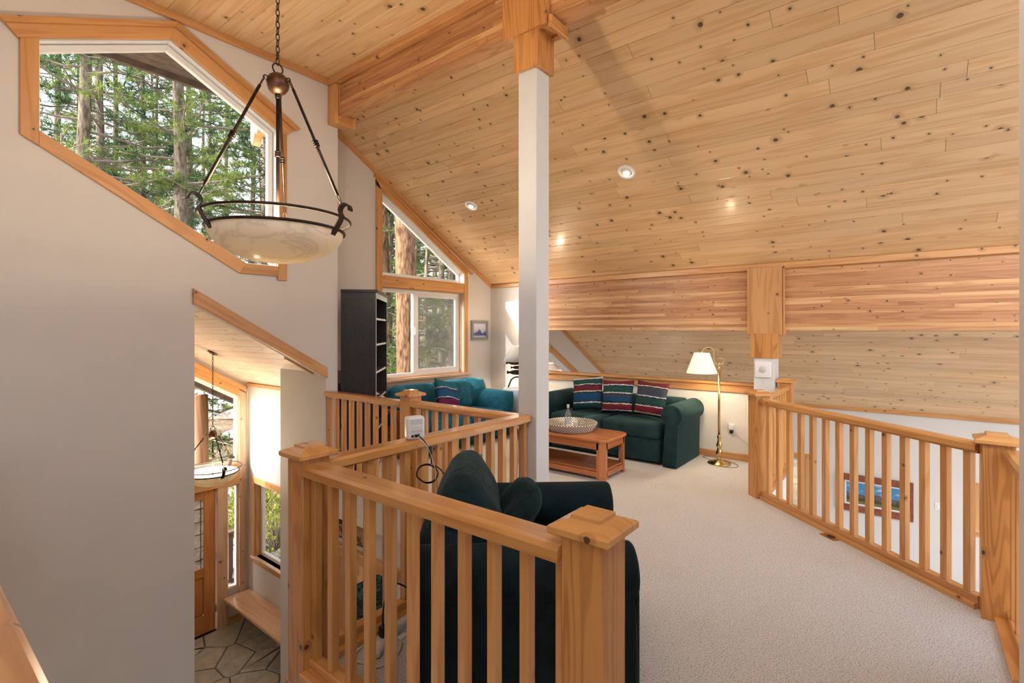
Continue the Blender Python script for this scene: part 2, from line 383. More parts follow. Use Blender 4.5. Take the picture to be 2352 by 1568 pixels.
# ------------------------------------------------------------------ mesh helpers
def tag(o, label=None, cat=None, group=None, kind=None):
    if label: o['label'] = label
    if cat: o['category'] = cat
    if group: o['group'] = group
    if kind: o['kind'] = kind
    return o
def link(name, me, mat, parent=None, loc=(0, 0, 0), rot=None, smooth=False):
    o = bpy.data.objects.new(name, me); COL.objects.link(o)
    if mat is not None and not me.materials: me.materials.append(M[mat] if isinstance(mat, str) else mat)
    o.location = loc
    if rot is not None: o.rotation_euler = rot
    if parent: o.parent = parent
    if smooth:
        me.polygons.foreach_set('use_smooth', [True] * len(me.polygons))
    return o
def mesh(name, vs_, fs, mat, parent=None, loc=(0, 0, 0), rot=None, smooth=False):
    me = bpy.data.meshes.new(name); me.from_pydata([tuple(v) for v in vs_], [], fs); me.update()
    bm = bmesh.new(); bm.from_mesh(me); bmesh.ops.recalc_face_normals(bm, faces=bm.faces); bm.to_mesh(me); bm.free()
    return link(name, me, mat, parent, loc, rot, smooth)
def thing(name, label, cat, loc=(0, 0, 0), rz=0., group=None, kind=None):
    o = bpy.data.objects.new(name, None); COL.objects.link(o); o.empty_display_size = .1
    o.location = loc; o.rotation_euler = (0, 0, rz)
    return tag(o, label, cat, group, kind)
def box(name, x0, x1, y0, y1, z0, z1, mat, parent=None, bev=0., seg=1, smooth=False):
    c = Vector(((x0 + x1) / 2, (y0 + y1) / 2, (z0 + z1) / 2)); h = (abs(x1 - x0) / 2, abs(y1 - y0) / 2, abs(z1 - z0) / 2)
    bm = bmesh.new(); bmesh.ops.create_cube(bm, size=1)
    for v in bm.verts: v.co = Vector((v.co.x * 2 * h[0], v.co.y * 2 * h[1], v.co.z * 2 * h[2]))
    if bev: bmesh.ops.bevel(bm, geom=list(bm.edges), offset=min(bev, min(h) * .98), segments=seg, profile=.5, affect='EDGES', clamp_overlap=True)
    me = bpy.data.meshes.new(name); bm.to_mesh(me); bm.free()
    return link(name, me, mat, parent, c, None, smooth or (bev > 0 and seg > 1))
def prism(name, prof, x0, x1, mat, parent=None, loc=(0, 0, 0), rot=None, smooth=False, bev=0., seg=2):
    """profile of (y, z) points extruded along local x"""
    n = len(prof); c = (x0 + x1) / 2
    vs_ = [(x0 - c, y, z) for y, z in prof] + [(x1 - c, y, z) for y, z in prof]
    fs = [tuple(range(n))[::-1], tuple(range(n, 2 * n))] + [(i, (i + 1) % n, n + (i + 1) % n, n + i) for i in range(n)]
    bm = bmesh.new(); bv = [bm.verts.new(v) for v in vs_]
    for f in fs: bm.faces.new([bv[i] for i in f])
    bmesh.ops.recalc_face_normals(bm, faces=bm.faces)
    if bev:
        ed = [e for e in bm.edges if e.is_manifold and e.calc_face_angle(0) > R(50)]
        bmesh.ops.bevel(bm, geom=ed, offset=bev, segments=seg, profile=.5, affect='EDGES', clamp_overlap=True)
    me = bpy.data.meshes.new(name); bm.to_mesh(me); bm.free()
    m4 = Matrix.Translation(loc) @ (rot.to_matrix().to_4x4() if rot is not None and hasattr(rot, 'to_matrix') else Matrix()) @ Matrix.Translation((c, 0, 0))
    o = link(name, me, mat, parent, (0, 0, 0), None, smooth); o.matrix_local = m4
    return o
def lathe(name, prof, mat, parent=None, loc=(0, 0, 0), n=32, smooth=True):
    """profile of (r, z) points revolved about local z"""
    vs_, fs = [], []
    k = len(prof)
    for i in range(n):
        a = 2 * math.pi * i / n
        for r, z in prof: vs_.append((max(r, 1e-4) * math.cos(a), max(r, 1e-4) * math.sin(a), z))
    for i in range(n):
        j = (i + 1) % n
        for q in range(k - 1): fs.append((i * k + q, j * k + q, j * k + q + 1, i * k + q + 1))
    return mesh(name, vs_, fs, mat, parent, loc, None, smooth)
def tube_data(pts, rad, n=8, closed=False, base=0):
    pts = [Vector(p) for p in pts]; k = len(pts); vs_, fs = [], []
    rads = rad if isinstance(rad, (list, tuple)) else [rad] * k
    t0 = (pts[1] - pts[0]).normalized(); up = Vector((0, 0, 1)) if abs(t0.z) < .9 else Vector((1, 0, 0))
    nrm = (up - t0 * up.dot(t0)).normalized()
    for i, p in enumerate(pts):
        if closed: t = (pts[(i + 1) % k] - pts[i - 1]).normalized()
        else: t = (pts[min(i + 1, k - 1)] - pts[max(i - 1, 0)]).normalized()
        nrm = (nrm - t * nrm.dot(t)).normalized(); bi = t.cross(nrm)
        for j in range(n):
            a = 2 * math.pi * j / n
            vs_.append(p + (nrm * math.cos(a) + bi * math.sin(a)) * rads[i])
    for i in range(k if closed else k - 1):
        i2 = (i + 1) % k
        for j in range(n): fs.append((base + i * n + j, base + i * n + (j + 1) % n, base + i2 * n + (j + 1) % n, base + i2 * n + j))
    if not closed:
        fs.append(tuple(base + j for j in range(n))[::-1]); fs.append(tuple(base + (k - 1) * n + j for j in range(n)))
    return vs_, fs
def tube(name, pts, rad, mat, parent=None, n=8, closed=False, loc=(0, 0, 0)):
    v, f = tube_data(pts, rad, n, closed); return mesh(name, v, f, mat, parent, loc, None, True)
def slab_holes(name, outer, holes, a0, a1, plane, mat, parent=None):
    """polygon with holes in the plane 'y' (x,z points) or 'x' (y,z points) or 'z' (x,y points), thickness a0..a1"""
    def P(p, a): return {'y': (p[0], a, p[1]), 'x': (a, p[0], p[1]), 'z': (p[0], p[1], a)}[plane]
    loops = [outer] + holes
    tris = tessellate_polygon([[Vector((p[0], p[1], 0)) for p in l] for l in loops])
    flat = [p for l in loops for p in l]; n = len(flat)
    vs_ = [P(p, a0) for p in flat] + [P(p, a1) for p in flat]
    fs = [tuple(t) for t in tris] + [tuple(i + n for i in t)[::-1] for t in tris]
    s = 0
    for l in loops:
        k = len(l)
        for i in range(k): fs.append((s + i, s + (i + 1) % k, n + s + (i + 1) % k, n + s + i))
        s += k
    return mesh(name, vs_, fs, mat, parent)
def offset_poly(pts, d):
    """move every edge of a polygon inwards (d>0) with mitred corners"""
    k = len(pts); A = sum(pts[i][0] * pts[(i + 1) % k][1] - pts[(i + 1) % k][0] * pts[i][1] for i in range(k))
    sg = 1 if A > 0 else -1; out = []
    for i in range(k):
        p0, p1, p2 = Vector(pts[i - 1]), Vector(pts[i]), Vector(pts[(i + 1) % k])
        e1 = (p1 - p0).normalized(); e2 = (p2 - p1).normalized()
        n1 = Vector((-e1.y, e1.x)) * sg; n2 = Vector((-e2.y, e2.x)) * sg
        q = n1 + n2; q = q / max(q.dot(n1), .2)
        out.append(tuple(p1 + q * d))
    return out
def edge_piece(name, quad, a0, a1, plane, mat, parent=None, bev=.003):
    """four (u,z) corners, first edge = length; local x runs along it"""
    q = [Vector(p) for p in quad]; c = sum(q, Vector((0, 0))) / 4
    e = (q[1] - q[0]).normalized(); nrm = Vector((-e.y, e.x))
    ca = (a0 + a1) / 2
    loc2 = [((p - c).dot(e), (p - c).dot(nrm)) for p in q]
    h = abs(a1 - a0) / 2
    bm = bmesh.new()
    v0 = [bm.verts.new((x, -h, y)) for x, y in loc2]; v1 = [bm.verts.new((x, h, y)) for x, y in loc2]
    bm.faces.new(v0); bm.faces.new(v1[::-1])
    for i in range(4): bm.faces.new((v0[i], v0[(i + 1) % 4], v1[(i + 1) % 4], v1[i]))
    bmesh.ops.recalc_face_normals(bm, faces=bm.faces)
    if bev: bmesh.ops.bevel(bm, geom=list(bm.edges), offset=bev, segments=1, affect='EDGES', clamp_overlap=True)
    me = bpy.data.meshes.new(name); bm.to_mesh(me); bm.free()
    o = link(name, me, mat, parent)
    if plane == 'y':
        X = Vector((e.x, 0, e.y)); Z = Vector((nrm.x, 0, nrm.y)); Y = Z.cross(X); T = Vector((c.x, ca, c.y))
    else:
        X = Vector((0, e.x, e.y)); Z = Vector((0, nrm.x, nrm.y)); Y = Z.cross(X); T = Vector((ca, c.x, c.y))
    o.matrix_local = Matrix(((X.x, Y.x, Z.x, T.x), (X.y, Y.y, Z.y, T.y), (X.z, Y.z, Z.z, T.z), (0, 0, 0, 1)))
    return o
def ring_frame(name, pts, width, a0, a1, plane, mat, parent, skip=()):
    """mitred frame: one piece per edge; width>0 grows inwards, <0 outwards"""
    inn = offset_poly(pts, width); k = len(pts)
    for i in range(k):
        if i in skip: continue
        j = (i + 1) % k
        edge_piece(name, [pts[i], pts[j], inn[j], inn[i]], a0, a1, plane, mat, parent)
def copy_tree(o, parent=None):
    c = o.copy(); COL.objects.link(c)
    if parent is not None: c.parent = parent
    for ch in list(o.children): copy_tree(ch, c)
    return c
def pillow(name, w_, h_, t, mat, parent=None, loc=(0, 0, 0), rot=None, n=14, pinch=.12, flop=0., rnd_=.10):
    """soft cushion standing in its own x-z plane, thickness along y"""
    vs_, fs = [], []
    for s in (1, -1):
        for i in range(n + 1):
            for j in range(n + 1):
                u = -1 + 2 * i / n; v = -1 + 2 * j / n
                k = ((1 - abs(u) ** 2.6) * (1 - abs(v) ** 2.6)) ** .55 if abs(u) < 1 and abs(v) < 1 else 0
                e = 1 - pinch * (1 - abs(v) ** 2) * abs(u) ** 3; g = 1 - pinch * (1 - abs(u) ** 2) * abs(v) ** 3
                wr = .012 * math.sin(5 * u + 3 * v) * k
                vs_.append((u * w_ / 2 * e * math.sqrt(1 - rnd_ * v * v), s * t / 2 * k + wr, v * h_ / 2 * g * math.sqrt(1 - rnd_ * u * u) + flop * u * u))
    m_ = (n + 1) ** 2
    for s in (0, 1):
        for i in range(n):
            for j in range(n):
                a = s * m_ + i * (n + 1) + j; f = (a, a + 1, a + n + 2, a + n + 1)
                fs.append(f if s else f[::-1])
    me = bpy.data.meshes.new(name); me.from_pydata(vs_, [], fs)
    bm = bmesh.new(); bm.from_mesh(me); bmesh.ops.remove_doubles(bm, verts=bm.verts, dist=1e-4)
    bmesh.ops.recalc_face_normals(bm, faces=bm.faces); bm.to_mesh(me); bm.free()
    return link(name, me, mat, parent, loc, rot, True)
def text_mesh(name, s, size, mat, parent, loc, rot, ext=.003):
    cu = bpy.data.curves.new(name, 'FONT'); cu.body = s; cu.size = size; cu.extrude = ext; cu.offset = .0025
    o = bpy.data.objects.new(name, cu); COL.objects.link(o)
    dg = bpy.context.evaluated_depsgraph_get(); me = bpy.data.meshes.new_from_object(o.evaluated_get(dg))
    bpy.data.objects.remove(o); me.name = name
    me.materials.clear()
    return link(name, me, mat, parent, loc, rot)

TN = [0]
def trim(x0, x1, y0, y1, z0, z1, mat, label, bev=.004):
    TN[0] += 1
    return tag(box('trim_%d' % TN[0], x0, x1, y0, y1, z0, z1, mat, None, bev), label, 'trim', kind='structure')
def trim_slope(x0, x1, y0, y1, zf, drop, mat, label):
    """moulding that follows a sloped ceiling zf(x), depth y0..y1"""
    TN[0] += 1
    o = edge_piece('trim_%d' % TN[0], [(x0, zf(x0) - drop), (x1, zf(x1) - drop), (x1, zf(x1)), (x0, zf(x0))], y0, y1, 'y', mat)
    return tag(o, label, 'trim', kind='structure')

PITCH = .58
def CZ(x): return 2.33 + PITCH * (6.47 - x)          # main sloped ceiling
def EZ(x): return 1.10 - .58 * (x - 2.95)            # entry ceiling
FLATZ = 4.17
LOW = -2.75                                          # lower storey floor

# ------------------------------------------------------------------ the setting: walls, floors, ceilings
BIGWIN = [(.707, 2.955), (2.10, 2.177), (2.387, 2.177), (2.387, 3.477), (1.50, 3.94), (.707, 3.585)]
tag(slab_holes('wall_gable', [(-2.2, LOW), (1.68, LOW), (1.68, 1.80), (2.9, 1.09), (2.9, LOW), (3.04, LOW), (3.04, 4.36), (-2.2, 4.36)],
    [BIGWIN], 4.75, 4.87, 'y', 'wall'), 'warm white gable wall around the many-sided window', 'wall', kind='structure')
tag(box('wall_return', 2.90, 3.04, 4.87, 5.69, LOW, 4.30, 'wall'), 'short tan return wall beside the entry opening', 'wall', kind='structure')
UPWIN = [(4.222, 2.31), (5.80, 2.31), (5.80, 2.47), (4.222, 3.43)]
LOWIN = [(4.222, .90), (5.80, .90), (5.80, 2.155), (4.222, 2.155)]
tag(slab_holes('wall_rear', [(3.04, LOW), (6.60, LOW), (6.60, CZ(6.6) + .1), (3.04, CZ(3.04) + .1)], [UPWIN, LOWIN], 5.57, 5.69, 'y', 'wall'),
    'warm white rear wall with the sliding window', 'wall', kind='structure')
tag(box('wall_side', 6.47, 6.60, 4.95, 5.57, LOW, 2.42, 'wall'), 'narrow white wall behind the table lamp', 'wall', kind='structure')
ALLOW = [(7.0, -2.4), (9.6, -2.4), (9.6, -.55), (7.0, -.55)]
ALWIN = [(6.75, -.3), (9.0, -.3), (9.0, .27), (6.75, 1.53)]
tag(slab_holes('wall_alcove', [(6.60, LOW), (10.1, LOW), (10.1, CZ(10.1) + .05), (6.60, CZ(6.6) + .05)], [ALWIN, ALLOW], 4.95, 5.07, 'y', 'wall'),
    'grey-beige end wall under the low roof beyond the half wall', 'wall', kind='structure')
tag(box('wall_half', 6.47, 6.60, 1.20, 4.95, -.30, .84, 'wall_cream'), 'cream half wall behind the green sofa', 'wall', kind='structure')
XW1 = [(1.42, -2.30), (3.9, -2.30), (3.9, -.66), (1.42, -.66)]
XW2 = [(-2.9, -1.36), (-.80, -1.36), (-.80, -.75), (-2.9, -.75)]
tag(slab_holes('wall_right', [(-5., LOW), (5.07, LOW), (5.07, .34), (-5., .34)], [XW1, XW2], 10.0, 10.12, 'x', 'wall'),
    'grey-white wall of the room below with the landscape painting', 'wall', kind='structure')
tag(box('wall_pier', -.3, 3.10, -.56, -.375, LOW, 4.1, 'wall_white'), 'white wall end at the right edge of view', 'wall', kind='structure')
# stairwell faces under the loft floor
tag(box('wall_stair', 1.30, 1.36, -.38, 2.14, LOW, -.30, 'wall'), 'white stairwell wall under the front railing', 'wall', kind='structure')
KOP = [(3.83, -2.1), (4.53, -2.1), (4.53, -.70), (3.83, -.70)]
tag(slab_holes('wall_kitchen', [(2.28, LOW), (4.75, LOW), (4.75, -.30), (2.28, -.30)], [KOP], 2.97, 3.04, 'x', 'wall'),
    'white stairwell wall with a sign and a pass-through to the kitchen', 'wall', kind='structure')

LOFT = [(-2.2, -.38), (3.80, -.38), (5.22, 1.06), (6.60, 1.06), (6.60, 4.95), (6.47, 4.95), (6.47, 5.57), (3.04, 5.57), (3.04, 4.75),
        (2.86, 4.75), (2.86, 2.28), (1.20, 2.28), (1.20, .62), (-2.2, .62)]
tag(slab_holes('floor', LOFT, [], -.012, 0., 'z', 'carpet'), 'speckled beige carpet covering the loft', 'carpet', kind='structure')
tag(slab_holes('floor_slab', LOFT, [], -.30, -.0125, 'z', 'wall'), 'white painted edge of the loft floor', 'floor', kind='structure')
tag(box('floor_below', 3.62, 10.0, -5, 4.95, LOW - .2, LOW, 'carpet'), 'carpet of the room below', 'floor', kind='structure')
tag(box('floor_kitchen', 3.04, 6.6, 2.0, 5.57, LOW - .2, LOW + .01, 'palewood_x'), 'kitchen floor below the loft', 'floor', kind='structure')

# entry shell
DW = 7.85
TRANS = [(1.9, -.40), (3.366, -.40), (3.366, .585), (1.9, 1.44)]
SIDEL = [(3.20, -2.24), (3.366, -2.24), (3.366, -.71), (3.20, -.71)]
tag(slab_holes('wall_entry', [(1.0, LOW), (2.13, LOW), (2.13, -.70), (3.06, -.70), (3.06, LOW), (3.62, LOW), (3.62, EZ(3.62) + .05), (1.0, EZ(1.0) + .05)],
    [TRANS, SIDEL], DW, DW + .12, 'y', 'wall'), 'entry wall around the front door', 'wall', kind='structure')
ERW = [(6.30, -1.78), (7.60, -1.78), (7.60, -.69), (6.30, -.69)]
tag(slab_holes('wall_entry_side', [(5.69, LOW), (DW, LOW), (DW, .83), (5.69, .83)], [ERW], 3.50, 3.62, 'x', 'wall'),
    'white entry side wall above the bench', 'wall', kind='structure')
tag(box('wall_entry_jog', 3.04, 3.62, 5.60, 5.69, LOW, .9, 'wall'), 'white wall jog hidden behind the tan return wall', 'wall', kind='structure')
tag(box('wall_entry_far', .9, 1.0, 4.87, DW + .12, LOW, 2.3, 'wall'), 'white entry wall opposite the bench', 'wall', kind='structure')

# flagstone floor: each stone its own piece
fl = tag(box('floor_entry', -.4, 3.5, 2.3, DW, LOW - .22, LOW - .014, 'grout'), 'flagstone entry floor with irregular grey-brown slabs', 'floor', kind='structure')
def clip(poly, px, py, nx, ny):
    out = []
    for i in range(len(poly)):
        a, b = poly[i], poly[(i + 1) % len(poly)]
        da = (a[0] - px) * nx + (a[1] - py) * ny; db = (b[0] - px) * nx + (b[1] - py) * ny
        if da <= 0: out.append(a)
        if (da < 0 < db) or (db < 0 < da):
            t = da / (da - db); out.append((a[0] + (b[0] - a[0]) * t, a[1] + (b[1] - a[1]) * t))
    return out
fx0, fx1, fy0, fy1 = 1.02, 3.49, 4.9, DW - .01
sites = []
while len(sites) < 40:
    c_ = (rnd.uniform(fx0, fx1), rnd.uniform(fy0, fy1)); md = rnd.uniform(.24, .42)
    if all(math.hypot((c_[0] - q[0]) * .8, (c_[1] - q[1]) * 1.15) > md for q in sites): sites.append(c_)
    else:
        TRY = globals().get('TRY', 0) + 1
        if TRY > 3000: break
for s in sites:
    po = [(fx0, fy0), (fx1, fy0), (fx1, fy1), (fx0, fy1)]
    for q in sites:
        if q is s: continue
        po = clip(po, (s[0] + q[0]) / 2, (s[1] + q[1]) / 2, q[0] - s[0], q[1] - s[1])
        if len(po) < 3: break
    if len(po) < 3: continue
    po = offset_poly(po, .009)
    cx = sum(p[0] for p in po) / len(po); cy = sum(p[1] for p in po) / len(po)
    loc = [(p[0] - cx, p[1] - cy) for p in po]; k = len(po); ht = .010 + rnd.uniform(0, .006)
    inn = offset_poly(loc, .008)
    vs_ = [(*p, 0) for p in loc] + [(*p, ht * .6) for p in loc] + [(*p, ht) for p in inn]
    fs = [tuple(range(2 * k, 3 * k))] + [(r * k + i, r * k + (i + 1) % k, (r + 1) * k + (i + 1) % k, (r + 1) * k + i) for r in (0, 1) for i in range(k)]
    o = mesh('flagstone', vs_, fs, 'flagstone', fl); o.location = Vector((cx, cy, LOW - .014)) - fl.location

# ------------------------------------------------------------------ board ceilings (each board a piece)
def plank_prof(w_, t=.018, c=.0035):
    h = w_ / 2
    return [(-h, t), (h, t), (h, c), (h - c, 0), (-h + c, 0), (-h, c)]
def boards(parent, origin, ux, uy, rows, wid, l0, l1, mat, minlen=1.6, maxlen=4.2, clipf=None, gap=.0012):
    """rows of tongue-and-groove boards: ux = board direction, uy = across, lower face at local z=0"""
    ux, uy = Vector(ux), Vector(uy); uz = ux.cross(uy)
    for r in range(rows):
        x = l0 - rnd.uniform(0, 1.5)
        e0, e1 = (l0, l1) if clipf is None else clipf(r)
        while x < e1:
            n = x + rnd.uniform(minlen, maxlen)
            a, b = max(x, e0), min(n, e1)
            if b - a > .05:
                p = Vector(origin) + uy * ((r + .5) * wid)
                me_o = prism('plank', plank_prof(wid - gap), a + gap, b - gap, mat, parent)
                c = (a + b) / 2; T = p + ux * c
                me_o.matrix_local = Matrix(((ux.x, uy.x, uz.x, T.x), (ux.y, uy.y, uz.y, T.y), (ux.z, uy.z, uz.z, T.z), (0, 0, 0, 1)))
            x = n
ang = math.atan(PITCH); ca, sa = math.cos(ang), math.sin(ang)
def slope_panel(name, x0, x1, zf, y0, y1, off, th, mat, label):
    vs_ = [(x, y, zf(x) + off + t) for t in (0, th) for x in (x0, x1) for y in (y0, y1)]
    fs = [(0, 1, 3, 2), (4, 5, 7, 6), (0, 1, 5, 4), (2, 3, 7, 6), (0, 2, 6, 4), (1, 3, 7, 5)]
    return tag(mesh(name, vs_, fs, mat), label, 'ceiling', kind='structure')
c1 = slope_panel('ceiling', 3.05, 6.60, CZ, -1.6, 5.69, .0225, .10, 'pine_board_x', 'knotty pine board ceiling sloping over the loft')
W = .118 / ca
boards(c1, (6.50, 0, CZ(6.50)), (0, 1, 0), (-ca, 0, sa), 29, W, -1.6, 5.57, 'pine_board_x')
c2 = slope_panel('ceiling_low', 6.60, 10.12, CZ, -4.6, 5.07, .0225, .10, 'pine_board_x', 'knotty pine board ceiling running down to the far wall')
boards(c2, (10.05, 0, CZ(10.05)), (0, 1, 0), (-ca, 0, sa), 30, W, -1.6, 4.95, 'pine_board_x', 2.2, 4.5)
c3 = tag(box('ceiling_flat', -2.2, 3.05, .3, 4.87, FLATZ + .0185, FLATZ + .15, 'pine_board_x'), 'knotty pine board ceiling above the pendant', 'ceiling', kind='structure')
boards(c3, Vector((2.97, 0, FLATZ)) - c3.location, (0, 1, 0), (-1, 0, 0), 17, .125, .9, 4.75, 'pine_board_x', 1.5, 3.2)
ea = math.atan(.58); ec, es_ = math.cos(ea), math.sin(ea)
c4 = slope_panel('ceiling_entry', .95, 3.75, EZ, 4.87, DW + .35, .021, .12, 'pine_entry_x', 'pale pink-tinted pine ceiling over the entry')
boards(c4, (3.50, 0, EZ(3.50)), (0, 1, 0), (-ec, 0, es_), 17, .118 / ec, 4.87, DW, 'pine_entry_x', 1.2, 2.6)

# outside soffit seen through the big window
sf = tag(box('ceiling_soffit', -2.4, 3.2, 4.87, 6.0, 4.24, 4.42, 'soffit'), 'dark brown roof overhang outside the big window', 'soffit', kind='structure')
for i in range(8):
    o = box('soffit_board', -2.4, 3.2, 4.88 + i * .135, 4.88 + i * .135 + .128, 4.215, 4.24, 'soffit', None, .004); o.parent = sf; o.location -= sf.location
o = box('fascia_board', -2.4, 3.2, 6.0, 6.04, 4.17, 4.45, 'soffit', None, .004); o.parent = sf; o.location -= sf.location
tag(box('ceiling_roof_rear', 3.1, 6.7, 5.69, 5.98, 2.2, 2.3, 'soffit'), 'brown roof overhang outside the sliding window', 'soffit', kind='structure')
rr = bpy.data.objects['ceiling_roof_rear']
for v in rr.data.vertices: v.co.z += CZ(v.co.x + rr.location.x) + .0 - rr.location.z

# mouldings
trim_slope(3.05, 6.47, 5.535, 5.57, CZ, .055, 'trim_x', 'pine moulding along the rear gable ceiling edge')
trim(6.435, 6.47, 4.95, 5.535, 2.275, 2.33, 'trim_y', 'pine moulding above the wall behind the table lamp')
trim(.7, 2.93, 4.715, 4.75, FLATZ - .06, FLATZ, 'trim_x', 'pine moulding where the gable wall meets the flat ceiling')
trim(2.90, 2.97, 1.0, 4.715, FLATZ - .065, FLATZ, 'trim_y', 'pine moulding along the upper edge of the ridge beam')
trim(6.425, 6.47, -1.5, 4.95, 2.275, 2.345, 'trim_y', 'pine moulding along the upper edge of the low beam')
trim_slope(6.62, 9.98, 4.91, 4.95, CZ, .06, 'trim_x', 'pine moulding along the end wall under the low roof')
trim(9.955, 10.0, -1.6, 4.9, .245, .315, 'trim_y', 'pine moulding on top of the lower room wall')
trim(3.465, 3.50, 5.69, DW - .03, EZ(3.5) - .045, EZ(3.5), 'trim_y', 'thin pine moulding above the entry side wall')
# half wall cap and face board
tag(box('trim_cap', 6.425, 6.62, 1.25, 4.95, .905, .935, 'trim_y', None, .005), 'flat pine cap on the half wall', 'trim', kind='structure')
tag(box('trim_face', 6.445, 6.47, 1.30, 4.95, .815, .905, 'trim_y', None, .004), 'honey pine face board under the half wall cap', 'trim', kind='structure')
tag(box('baseboard_right', 6.452, 6.47, 1.22, 4.95, 0., .085, 'trim_y', None, .004), 'honey pine baseboard along the half wall', 'baseboard', kind='structure')
tag(box('baseboard_rear', 3.1, 6.45, 5.552, 5.57, 0., .085, 'trim_x', None, .004), 'pine baseboard below the sliding window', 'baseboard', kind='structure')
# sloped header over the entry opening
TN[0] += 1
tag(edge_piece('trim_%d' % TN[0], [(1.662, 1.795), (2.905, 1.075), (2.905, 1.180), (1.662, 1.922)], 4.715, 4.75, 'y', 'trim_x'),
    'sloped pine header board above the entry opening', 'trim', kind='structure')
TN[0] += 1
tag(edge_piece('trim_%d' % TN[0], [(2.60, EZ(2.6) - .03), (2.9, EZ(2.9) - .03), (2.9, EZ(2.9)), (2.6, EZ(2.6))], 4.98, 5.03, 'y', 'trim_x'),
    'short pine strip on the entry ceiling above the tan wall', 'trim', kind='structure')

# ------------------------------------------------------------------ beams and posts
rb = thing('ridge_beam', 'laminated timber ridge beam running to the gable wall', 'beam', (3.045, 4.75, 3.79))
lam_h = (4.17 - 3.79) / 9
for i in range(9):
    sp = rnd.uniform(-1.2, 2.2)
    for a, b in ((-5.8, -sp - 2.2), (-sp - 2.2, -.0)):
        if b - a > .1: box('lamination', -.073, .073, a, b, i * lam_h, (i + 1) * lam_h - .0006, 'lam_y', rb)
# wooden sleeve where the beam meets the wall
sl = thing('beam_sleeve', 'pine sleeve boxing the ridge beam at the gable wall', 'sleeve', (3.045, 4.75, 3.70))
box('side_board', -.125, -.08, -.13, 0, 0, .40, 'trim_z', sl, .004); box('side_board', .08, .125, -.13, 0, 0, .40, 'trim_z', sl, .004)
box('bottom_board', -.08, .08, -.13, 0, 0, .085, 'trim_x', sl, .004)
box('inner_strip', -.08, -.0735, -.145, -.13, .08, .40, 'trim_z', sl); box('inner_strip', -.08, .08, -.145, -.13, .075, .088, 'trim_x', sl)
# column
col_ = thing('column', 'white square column standing beside the stair railing', 'column', (3.048, 2.2, 0))
box('shaft', -.082, .082, -.082, .082, 0, 3.50, 'column_paint', col_, .004)
cp = box('lower_collar', -.108, .108, -.108, .108, 3.47, 3.755, 'newel_z', col_, .003)
up = box('upper_collar', -.125, -.0745, -.20, .20, 3.735, 4.17, 'newel_z', col_, .003)
box('upper_collar', .0745, .125, -.20, .20, 3.735, 4.17, 'newel_z', col_, .003)
box('bottom_board', -.0745, .0745, -.20, .20, 3.752, 3.7895, 'newel_x', col_, .003)
box('side_strip', -.0745, -.0735, -.205, -.20, 3.79, 4.17, 'newel_z', col_)
box('end_block', -.118, .118, -.235, -.20, 3.70, 3.79, 'newel_x', col_, .01)
# low beam
lb = thing('low_beam', 'wide laminated timber beam low over the half wall', 'beam', (6.545, 0, 1.572))
H = 2.30 - 1.572; nl = 20
for i in range(nl):
    cuts = sorted([-1.5, 4.95] + [rnd.uniform(-.8, 4.4) for _ in range(rnd.choice((1, 2)))])
    z0 = H * i / nl; z1 = H * (i + 1) / nl - .0006
    for a, b in zip(cuts[:-1], cuts[1:]):
        if b - a > .05: box('lamination', -.075, .075, a, b - .0008, z0, z1, 'lam_y', lb)
bp = thing('beam_post', 'white post with pine collars carrying the low beam', 'post', (6.50, 1.325, 0))
box('shaft', -.11, .11, -.11, .11, -.02, 1.30, 'column_paint', bp, .003)
box('lower_collar', -.13, .13, -.145, .145, 1.245, 1.53, 'newel_z', bp, .003)
box('upper_collar', -.115, -.03, -.185, .185, 1.515, 2.30, 'trim_z', bp, .004)
box('side_strip', -.075, -.03, -.205, -.187, 1.515, 2.30, 'trim_z', bp, .003)
box('bottom_board', -.03, .13, -.21, .185, 1.535, 1.5715, 'trim_y', bp, .003)

# ------------------------------------------------------------------ railings and newel posts
def newel(label, x, y, rz=0., top=1.0, bottom=-.005, s=.135, grp=None):
    t = thing('newel_post', label, 'newel post', (x, y, 0), rz, grp); h = s / 2
    box('shaft', -h, h, -h, h, bottom, top - .03, 'newel_z', t, .004)
    c = .096
    vs_ = []
    for (r, z) in ((c - .004, 0), (c, .004), (c, .020), (c - .004, .024), (c * .50, .041), (c * .48, .051), (c * .46, .053)):
        vs_ += [(-r, -r, z), (r, -r, z), (r, r, z), (-r, r, z)]
    k = len(vs_) // 4
    fs = [(0, 1, 2, 3), tuple(range(4 * k - 4, 4 * k))] + [(4 * i + j, 4 * i + (j + 1) % 4, 4 * i + 4 + (j + 1) % 4, 4 * i + 4 + j) for i in range(k - 1) for j in range(4)]
    mesh('cap', vs_, fs, 'rail_y', t, (0, 0, top - .03))
    return t
newel('pine newel post nearest the camera with pyramid cap', 1.2785, .7125, 0, 1.025, -.07)
newel('pine newel post at the corner of the stairwell beside the tan wall', 1.2645, 2.2145, 0, 1.015, -.07)
newel('pine newel post in front of the black bookcase', 2.945, 3.47, 0, 1.02)
newel('pine newel post at the far end of the diagonal railing below the white hub', 5.185, 1.12, R(45), .985)
newel('grainy pine newel post at the right edge of view', 3.805, -.375, 0, .985)
newel('small pine newel post beside the white beam post', 6.50, 1.115, 0, 1.0)

